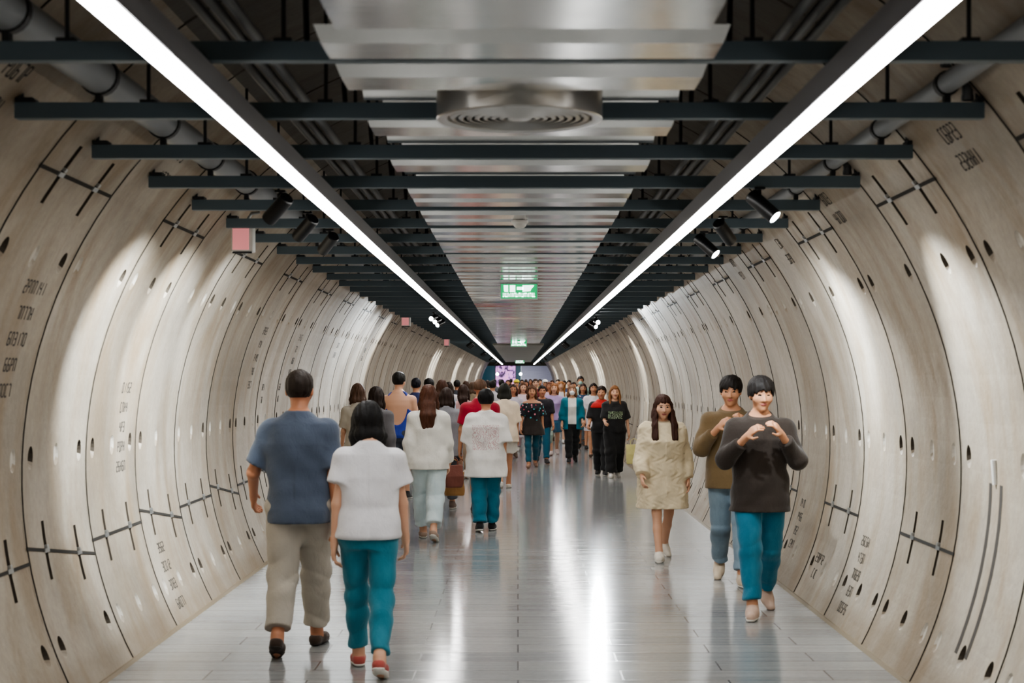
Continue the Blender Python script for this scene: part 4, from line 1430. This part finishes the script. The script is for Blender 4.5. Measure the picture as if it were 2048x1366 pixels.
# second row, walking away
P_('woman_long', at=ground(857, 1080), t=1.66, sex='f', yaw=0, skin=SKIN1, legs=WALK2, arms=((10, 9, 14), (-10, 9, 12)),
   hair=dict(style='long', col='#4a2a1a', len=.85, back=.045), tops=[('sweatshirt', dict(kind='top', mat=cloth('#e2dfd6'), loose=.045, hem=.80, sleeve=1.85, box=.02, fold=.007))],
   bottoms=[pants('#c3d3d6', m=cloth('#c3d3d6', 'jeans', '#e4eceb'), length=.90, loose=.035, ankle=.07)], shoes=dict(mat=cloth('#9b8474'), low=True),
   label='person walking away in a loose white sweatshirt and very pale jeans, long brown hair')
P_('boy_print', at=ground(972, 1062), t=1.57, sex='m', yaw=0, skin=SKIN2, legs=((8, 4), (-6, 12)), arms=((-6, 9, 10), (6, 9, 12)),
   hair=dict(style='short', col='#0d0c0d', vol=.024), tops=[tee('#e6e3de', m=cloth('#e6e3de', 'backprint'), loose=.05, hem=.66, sleeve=.98, box=.035, wide=.03)],
   bottoms=[pants('#0f5a70', m=cloth('#196c82', 'jeans', '#358699'), length=.96, loose=.03, ankle=.065)], shoes=dict(mat=cloth('#191a1d')),
   label='person walking away in an oversized white t-shirt with a faded red back print')
P_('man_red', at=at(960, 20.0), t=1.73, sex='m', yaw=0, skin=SKIN2, legs=WALK2, arms=((6, 8, 12), (2, 13, 4)), head=(-25, 0, 0),
   hair=dict(style='shaved', col='#5b4332', vol=.004), tops=[tee('#a3122e', loose=.03, hem=.84, sleeve=.72)], bottoms=[pants('#b8a48d', length=.40, loose=.04, nm='shorts')], shoes=dict(mat=cloth('#3a2a24')),
   label='person with a shaved head walking away in a crimson t-shirt carrying a kraft bag')
P_('cream_tee', at=at(1009, 24.6), t=1.65, sex='f', yaw=2, skin=SKIN2, legs=WALK, arms=((8, 10, 8), (-6, 8, 6)),
   hair=dict(style='bob', col='#1d1d15', len=.75), tops=[tee('#e6d3ba', loose=.045, hem=.78, sleeve=.9, box=.02)], bottoms=[pants('#ddd9d0', length=.34, loose=.04, nm='shorts')], shoes=dict(mat=cloth('#d8cfc4'), low=True),
   label='bare-legged person walking away in a cream t-shirt and white shorts, dark hair')
P_('man_tank', at=at(797, 22.3), t=1.83, sex='m', yaw=-6, skin=SKIN1, broad=1.1, legs=WALK, arms=((6, 14, 20), (-8, 14, 10)), head=(-12, 0, 0),
   hair=dict(style='short', col='#15130f', vol=.018), tops=[('tank_top', dict(kind='top', mat=cloth('#2a3f9a'), loose=.018, hem=.84, sleeve=0, bareback=True, neck=.11))],
   bottoms=[pants('#3a3f48', length=.42, loose=.04, nm='shorts')], shoes=dict(mat=cloth('#2a2a2a')),
   label='tall bare-shouldered person with short dark hair walking away in a deep blue tank top')
P_('grey_cardigan', at=at(893, 20.6), t=1.60, sex='f', yaw=0, skin=SKIN1, legs=WALK, arms=((-4, 9, 12), (6, 9, 14)),
   hair=dict(style='bob', col='#2a1c15'), tops=[('cardigan', dict(kind='top', mat=cloth('#8d8e93'), loose=.04, hem=.78, sleeve=1.8, box=.015))], bottoms=[pants('#5c6068', length=.9, loose=.02)], shoes=dict(mat=cloth('#6b5a50')),
   label='person in a grey cardigan walking away half hidden behind the white sweatshirt')
P_('wall_brown', at=at(716, 20.6), t=1.66, sex='f', yaw=10, skin=SKIN1, legs=WALK2, hair=dict(style='bob', col='#4b3527'), tops=[tee('#b9b2a4', loose=.03, hem=.82, sleeve=.8)],
   bottoms=[skirt('#6c6a66', .50)], shoes=dict(mat=cloth('#7b6a5c')), label='person with brown hair in a beige top walking away along the left wall')
P_('wall_dark', at=at(752, 19.0), t=1.62, sex='f', yaw=-4, skin=SKIN1, legs=WALK, hair=dict(style='bob', col='#231811', vol=.02), tops=[tee('#5d5a5c', loose=.035, hem=.82, sleeve=1.8)],
   bottoms=[pants('#2f2e30', length=.95, loose=.02)], shoes=dict(mat=cloth('#3a3533')), label='person with dark hair in a charcoal top behind the white cap-sleeved top')
P_('navy', at=at(832, 27.5), t=1.74, sex='m', yaw=0, skin=SKIN2, legs=WALK, hair=dict(style='short', col='#10101a'), tops=[tee('#27305c', loose=.03, hem=.82, sleeve=.8)],
   bottoms=[pants('#33363d', length=.95, loose=.02)], shoes=dict(mat=cloth('#1d1d1d')), label='person with short black hair in a navy blue t-shirt farther along on the left')
P_('blackshirt', at=at(858, 28.6), t=1.73, sex='m', yaw=3, skin=SKIN2, legs=WALK2, hair=dict(style='short', col='#131110', vol=.02), tops=[tee('#1d1f24', loose=.03, hem=.82, sleeve=.8)],
   bottoms=[pants('#4a4238', length=.95, loose=.02)], shoes=dict(mat=cloth('#1d1d1d')), label='person in a black t-shirt walking away beside the navy blue t-shirt')
P_('lightblue', at=at(884, 26.4), t=1.71, sex='f', yaw=0, skin=SKIN1, legs=WALK, hair=dict(style='long', col='#3d2417', len=.6), tops=[tee('#a9bfd6', loose=.03, hem=.86, sleeve=1.3)],
   bottoms=[pants('#1b2440', length=.95, loose=.02)], shoes=dict(mat=cloth('#e0ded8')), label='long-haired person in a light blue shirt and navy trousers walking away')
P_('pinkarm', at=at(927, 27.2), t=1.62, sex='f', yaw=-4, skin=SKIN1, legs=WALK2, hair=dict(style='long', col='#2f1e16', len=.55), tops=[tee('#d3a7a4', loose=.02, hem=.88, sleeve=.4)],
   bottoms=[skirt('#cbb7b0', .45)], shoes=dict(mat=cloth('#c9b8ae')), label='long-haired person in a dusty pink top and skirt left of the crimson t-shirt')
# right side, walking towards the camera
P_('cream_coat', at=ground(1325, 1118), t=1.57, sex='f', yaw=TOWARD+4, skin=SKIN1, legs=WALK, arms=((10, 14, 30), (-4, 16, 22)), head=(0, 6, 0),
   hair=dict(style='long', col='#3a2016', len=.95, sides=1.0, fringe=.050, front=.172), tops=[('fleece_jacket', dict(kind='top', mat=cloth('#dfd0b0'), loose=.055, hem=.555, sleeve=1.92, box=.028, fold=.008, fuzz=.006, collar=1.47, flare=.03, cuff=.038))],
   shoes=dict(mat=cloth('#e3dccf')), label='bare-legged person with brown hair walking forward in a fluffy cream oversized jacket')
P_('man_olive', at=ground(1462, 1166), t=1.755, sex='m', yaw=TOWARD-3, skin=SKIN2, legs=WALK2, arms=(dict(elbow=(.25, .10, 1.13), wrist=(.12, .27, 1.30)), dict(elbow=(.25, .10, 1.13), wrist=(.10, .27, 1.33))), head=(-8, 8, 0),
   hair=dict(style='short', col='#1a1512', vol=.024, fringe=.04), tops=[('sweater', dict(kind='top', mat=cloth('#6a5638'), loose=.035, hem=.80, sleeve=1.7, box=.012))],
   bottoms=[pants('#6d7f8c', m=cloth('#6d7f8c', 'jeans', '#94a5ae'), length=.93, loose=.02, ankle=.055)], shoes=dict(mat=cloth('#cdbba4')),
   label='person in an olive brown sweater and grey-blue jeans with both hands raised to the chin')
P_('man_dark', at=ground(1520, 1228), t=1.745, sex='m', yaw=TOWARD-4, skin=SKIN2, legs=WALK, arms=(dict(elbow=(.25, .10, 1.13), wrist=(.11, .27, 1.30)), dict(elbow=(.25, .10, 1.13), wrist=(.12, .27, 1.32))), head=(10, 8, 0),
   hair=dict(style='short', col='#171312', vol=.026, fringe=.04), tops=[('sweater', dict(kind='top', mat=cloth('#2b211a'), loose=.035, hem=.76, sleeve=1.7, box=.012))],
   bottoms=[pants('#1f6f8a', m=cloth('#1f6f8a', 'jeans', '#4d93a8'), length=.93, loose=.018, ankle=.052)], shoes=dict(mat=cloth('#cbb09f')),
   label='person in a dark brown sweater and teal jeans with raised hands, nearest the right wall')
# couple by the right wall
P_('woman_black', at=ground(1229, 955), t=1.57, sex='f', yaw=TOWARD+4, skin=SKIN1, legs=((6, 4), (-6, 14)), arms=((16, 10, 62), (-2, 18, 10)), res=.011,
   hair=dict(style='long', col='#7a5231', len=.62, vol=.018), tops=[tee('#151416', m=cloth('#151416', 'chestprint'), loose=.04, hem=.84, sleeve=.92, box=.015)],
   bottoms=[pants('#161618', length=.97, loose=.045, ankle=.085)], shoes=dict(mat=cloth('#dedad4')), label='blond-brown haired person in a black t-shirt with a white chest print and black trousers')
P_('man_black', at=at(1203, 28.0), t=1.56, sex='m', yaw=TOWARD-6, skin=SKIN2, legs=((-5, 12), (8, 4)), arms=((14, 10, 50), (6, 14, 30)), res=.012,
   hair=dict(style='short', col='#261b16', vol=.02), tops=[tee('#19181a', loose=.035, hem=.82, sleeve=.9), ('red_scarf', dict(kind='top', mat=cloth('#b8231f'), loose=.050, hem=1.30, sleeve=0, collar=1.49))],
   bottoms=[pants('#1a1a1c', length=.97, loose=.03, ankle=.06)], shoes=dict(mat=cloth('#2c2a2a')), label='person in black with a bright red collar walking beside the black t-shirt with white print')
P_('teal_vest', at=ground(1144, 925), t=1.575, sex='f', yaw=TOWARD, skin=SKIN1, legs=((12, 4), (-10, 20)), arms=((6, 12, 10), (4, 12, 40)), mask=M_MASK, res=.013,
   hair=dict(style='bob', col='#7b5a44', fringe=.05), tops=[('shirt', dict(kind='top', mat=cloth('#e8e6e0'), loose=.03, hem=.85, sleeve=.5)), ('teal_cardigan', dict(kind='top', mat=cloth('#137184'), loose=.052, hem=.74, sleeve=1.6, open=.085, neck=.10))],
   bottoms=[pants('#17181b', length=.96, loose=.02, ankle=.055)], shoes=dict(mat=cloth('#191919')), label='masked person in an open teal cardigan over a white shirt and black trousers')
P_('white_dress', at=at(1187, 34.8), t=1.62, sex='f', yaw=TOWARD, skin=SKIN2, legs=WALK, arms=((6, 10, 10), (-6, 10, 12)), res=.014,
   hair=dict(style='bob', col='#241812', len=.5), tops=[('shirt_dress', dict(kind='top', mat=cloth('#e4dde0'), loose=.04, hem=.62, sleeve=.8, box=.01))], shoes=dict(mat=cloth('#5a4436'), low=True),
   label='bare-legged person in a short white shirt dress behind the red-collared figure')
P_('denim_skirt', at=at(1166, 38.5), t=1.60, sex='f', yaw=TOWARD, skin=SKIN2, legs=WALK2, hair=dict(style='bob', col='#3a2a24'), tops=[tee('#6b3f58', m=cloth('#34506e', 'floral'), loose=.03, hem=.86, sleeve=.8)],
   bottoms=[skirt('#1d5d72', .52)], shoes=dict(mat=cloth('#191919')), label='person in a patterned top and blue denim skirt behind the teal cardigan')
P_('floral', at=at(1064, 30.5), t=1.585, sex='f', yaw=TOWARD, skin=SKIN2, legs=WALK, arms=((8, 12, 14), (-6, 12, 10)), res=.013,
   hair=dict(style='bob', col='#5a3d2a', vol=.026), tops=[('floral_blouse', dict(kind='top', mat=cloth('#15161d', 'floral'), loose=.03, hem=.98, sleeve=.9, top=1.36, wide=.03))],
   bottoms=[skirt('#241a14', .70, waist=1.10, extra=.035), ('jeans', dict(kind='pants', mat=cloth('#1c5568', 'jeans', '#2f7488'), length=.95, loose=.006))], shoes=dict(mat=cloth('#8a6a58'), low=True),
   label='person in a black off-shoulder blouse with pink and turquoise flowers walking forward')
P_('dark_top', at=at(1084, 32.0), t=1.58, sex='m', yaw=TOWARD+6, skin=SKIN3, legs=WALK2, hair=dict(style='short', col='#1b1512'), tops=[tee('#1b1620', loose=.04, hem=.80, sleeve=.85)],
   bottoms=[pants('#1e5a72', length=.93, loose=.02)], shoes=dict(mat=cloth('#2a2424')), label='person in a loose black t-shirt and blue jeans beside the flowered blouse')
P_('lavender', at=at(1108, 35.5), t=1.62, sex='f', yaw=TOWARD, skin=SKIN1, legs=WALK, arms=((6, 12, 14), (4, 14, 20)), res=.014,
   hair=dict(style='bob', col='#8a5a38'), tops=[tee('#b39ac6', loose=.035, hem=.84, sleeve=.75)], bottoms=[pants('#3f6f8e', length=.40, loose=.035, nm='shorts')], shoes=dict(mat=cloth('#d9c7c4')),
   label='person in a lavender top and denim shorts facing forward in the middle of the crowd')

# the crowd beyond, each their own clothes
CR = [
 # px, depth, height, away?, hair style, hair, top colour, bottom (kind, colour), words
 (946, 33.0, 1.66, 1, 'bob', '#4d3a2c', '#8a7a64', ('p', '#4b4a48'), 'a mottled tan shirt walking away'),
 (985, 36.0, 1.68, 1, 'short', '#1a1512', '#c8c4c8', ('p', '#3a3d46'), 'a pale grey t-shirt walking away'),
 (1026, 34.0, 1.60, 0, 'bob', '#3a261c', '#c9bfcb', ('s', '#d8ced6'), 'a pale lilac blouse and skirt'),
 (1046, 37.0, 1.63, 0, 'bob', '#5a3a26', '#e0c8cc', ('p', '#c9a7ac'), 'a blush pink outfit'),
 (1033, 47.0, 1.70, 0, 'short', '#2a1c14', '#6e1a2c', ('p', '#23242a'), 'a dark maroon shirt and a bright yellow cap'),
 (1052, 52.0, 1.66, 0, 'bob', '#2a1a12', '#d9d4d0', ('p', '#5a6a78'), 'an off-white top and dusty blue trousers'),
 (1071, 45.0, 1.72, 0, 'short', '#3b2a22', '#7d2430', ('p', '#2b2b30'), 'a brick red t-shirt'),
 (1090, 50.0, 1.70, 0, 'short', '#d8d2cc', '#e2dedc', ('p', '#7a7f86'), 'a bright white shirt and a white cap'),
 (1099, 43.0, 1.63, 0, 'bob', '#6b4230', '#d6b8c8', ('s', '#6e6478'), 'a rose top and mauve skirt'),
 (1122, 42.0, 1.65, 0, 'long', '#8c5a2e', '#dcd6d8', ('s', '#c8bcc4'), 'a white lace top with copper hair'),
 (1128, 52.0, 1.66, 0, 'short', '#241a16', '#4a5f8e', ('p', '#31353f'), 'a medium blue shirt'),
 (1147, 47.0, 1.62, 0, 'bob', '#2e2019', '#b4405a', ('p', '#38343c'), 'a raspberry blouse'),
 (1138, 56.0, 1.67, 0, 'short', '#1e1713', '#3d3a44', ('p', '#2e2f36'), 'a dark grey jacket'),
 (1161, 41.0, 1.80, 0, 'short', '#2e2622', '#a9c9c0', ('p', '#51565c'), 'a mint green shirt, taller than those around'),
 (1160, 47.5, 1.60, 0, 'bob', '#3c2920', '#5d3350', ('s', '#2d2a33'), 'a plum dress'),
 (1003, 44.0, 1.70, 1, 'short', '#1c1815', '#22252c', ('p', '#5b544a'), 'a black shirt and khaki trousers'),
 (1016, 58.0, 1.68, 0, 'bob', '#33221a', '#c2607a', ('p', '#3a3d49'), 'a coral pink top'),
 (975, 52.0, 1.67, 1, 'bob', '#271b15', '#dedbd4', ('s', '#3b4a66'), 'an ivory top and indigo skirt'),
 (957, 46.0, 1.72, 1, 'short', '#191513', '#2f5570', ('p', '#2a2d33'), 'a steel blue polo shirt'),
 (932, 42.0, 1.66, 1, 'long', '#3e281b', '#c7b9a2', ('p', '#3a3531'), 'a sand coloured shirt'),
 (914, 39.0, 1.69, 1, 'short', '#151312', '#45484f', ('p', '#6a6258'), 'a slate grey shirt and taupe trousers'),
 (898, 35.5, 1.65, 1, 'bob', '#2b1f18', '#d8d0d2', ('s', '#453a48'), 'a pearl white top and dark violet skirt'),
 (1080, 63.0, 1.70, 0, 'short', '#201a17', '#8c8a52', ('p', '#33353a'), 'a moss green shirt'),
 (1104, 60.0, 1.66, 0, 'bob', '#3c281d', '#e2c86a', ('p', '#4a5566'), 'a pale yellow top'),
 (1116, 68.0, 1.69, 0, 'short', '#241c18', '#c9cdd2', ('p', '#31343c'), 'a silver grey shirt'),
 (1044, 66.0, 1.68, 0, 'short', '#2a211c', '#35506e', ('p', '#292b30'), 'a denim blue jacket'),
 (1061, 72.0, 1.70, 0, 'bob', '#3a2a22', '#b08aa8', ('s', '#4a3f50'), 'an orchid pink cardigan'),
 (1090, 78.0, 1.69, 0, 'short', '#241d1a', '#5a2a2a', ('p', '#2a2a2e'), 'a russet jacket'),
 (1022, 76.0, 1.72, 1, 'short', '#1d1815', '#8a4a6a', ('p', '#2b2d34'), 'a magenta shirt'),
 (1005, 66.0, 1.66, 1, 'bob', '#2c201a', '#54707a', ('p', '#34383e'), 'a dull turquoise shirt'),
 (989, 62.0, 1.70, 1, 'short', '#181513', '#6a6c70', ('p', '#2e3036'), 'a mid grey hooded top'),
 (1073, 88.0, 1.70, 0, 'short', '#2a2320', '#9a9aa2', ('p', '#34363c'), 'an ash grey coat at the very back'),
 (1052, 92.0, 1.68, 0, 'bob', '#30241e', '#a05a5a', ('p', '#34323a'), 'a terracotta coat at the very back'),
 (1034, 90.0, 1.70, 1, 'short', '#221c19', '#3a4a6a', ('p', '#2c2e34'), 'an ink blue coat at the very back'),
]
for i, (px, Yd, t_, aw, hst, hc, tc, (bk, bc), wd) in enumerate(CR):
    k = dict(at=at(px, Yd), t=t_, sex='m' if hst == 'short' else 'f', yaw=(0 if aw else 180)+(-6+5*(i % 4)), skin=(SKIN1, SKIN2, SKIN3)[i % 3], legs=(WALK, WALK2)[i % 2],
             arms=(((-10, 9, 12), (12, 9, 16)), ((12, 9, 16), (-10, 9, 12)))[i % 2], hair=dict(style=hst, col=hc),
             tops=[('top', dict(kind='top', mat=cloth(tc), loose=.03, hem=.82, sleeve=(.75, 1.7)[i % 2]))],
             bottoms=[skirt(bc, .5) if bk == 's' else pants(bc, length=.95, loose=.02)], shoes=dict(mat=cloth(('#e0dcd6', '#2a2828', '#6a5648')[i % 3])),
             label='person in the distant crowd in '+wd)
    if 'yellow cap' in wd: k['cap'] = cloth('#e0d020')
    if 'white cap' in wd: k['cap'] = cloth('#e8e6e4')
    if 'mint' in wd: k['mask'] = cloth('#a9d8cf')
    P_('crowd%d' % i, **k)

# ------------------------------------------------------------------ carried things
def bag(name, label, hand, w, d, h, drop, mat, yaw=0, soft=.0, handle_mat=None, top_w=None):
    t = empty(name, (hand[0], hand[1], hand[2]-drop-h), rotz=yaw); tag(t, label, 'bag')
    tw = top_w or w
    rows = [(0, w*.47, d*.44), (.02, w*.5, d*.5), (h*.5, (w+tw)*.25+soft, d*.5+soft), (h, tw*.5, d*.30)]
    v, q = solid([Loft(rows, 5)], .009, .01, lambda D, X, Y, Z: D+.003*np.sin(30*X+9*Z)*np.sin(26*Z))
    fast_mesh('bag_body', v, q, [mat], t)
    for s in (-1, 1):
        mb = MB(); a = tw*.24
        pts = [(-a, s*d*.22, h-.03), (-a, s*d*.20, h+drop*.45), (-a*.6, s*d*.10, h+drop*.85), (0, s*.004, h+drop), (a*.6, s*d*.10, h+drop*.85), (a, s*d*.20, h+drop*.45), (a, s*d*.22, h-.03)]
        mb.path(pts, .006, 8)
        smooth_by_angle(mb.obj('bag_handle', [handle_mat or mat], t), 60)
    return t
hd = PEOPLE['man_red']['hand'][-1]
bag('paper_bag', 'brown kraft paper bag carried low beside the crimson t-shirt', (hd[0]-.06, hd[1]-.06, hd[2]-.02), .25, .13, .30, .16, cloth('#b98d5a'), 0.1)
hd2 = (hd[0]-.06, hd[1]-.30, hd[2]+.02)
bag('handbag', 'reddish brown leather handbag hanging in front of the kraft paper bag', hd2, .22, .12, .28, .10, cloth('#7c4a3e'), .3, .015)
hd = PEOPLE['woman_black']['hand'][-1]
bag('tote_bag', 'pale yellow tote bag carried by the person in black by the right wall', (hd[0]+.07, hd[1]-.14, hd[2]), .26, .12, .34, .10, cloth('#d8cf8e'), -.1, .01)
hd = PEOPLE['lavender']['hand'][1]
bag('shopping_bag', 'silvery green shopping bag carried in front of the lavender top', (hd[0]-.02, hd[1]-.3, hd[2]+.06), .40, .16, .36, .10, bsdf('silver_foil', lin('#aebfb4'), .35, .6), .1, .02)
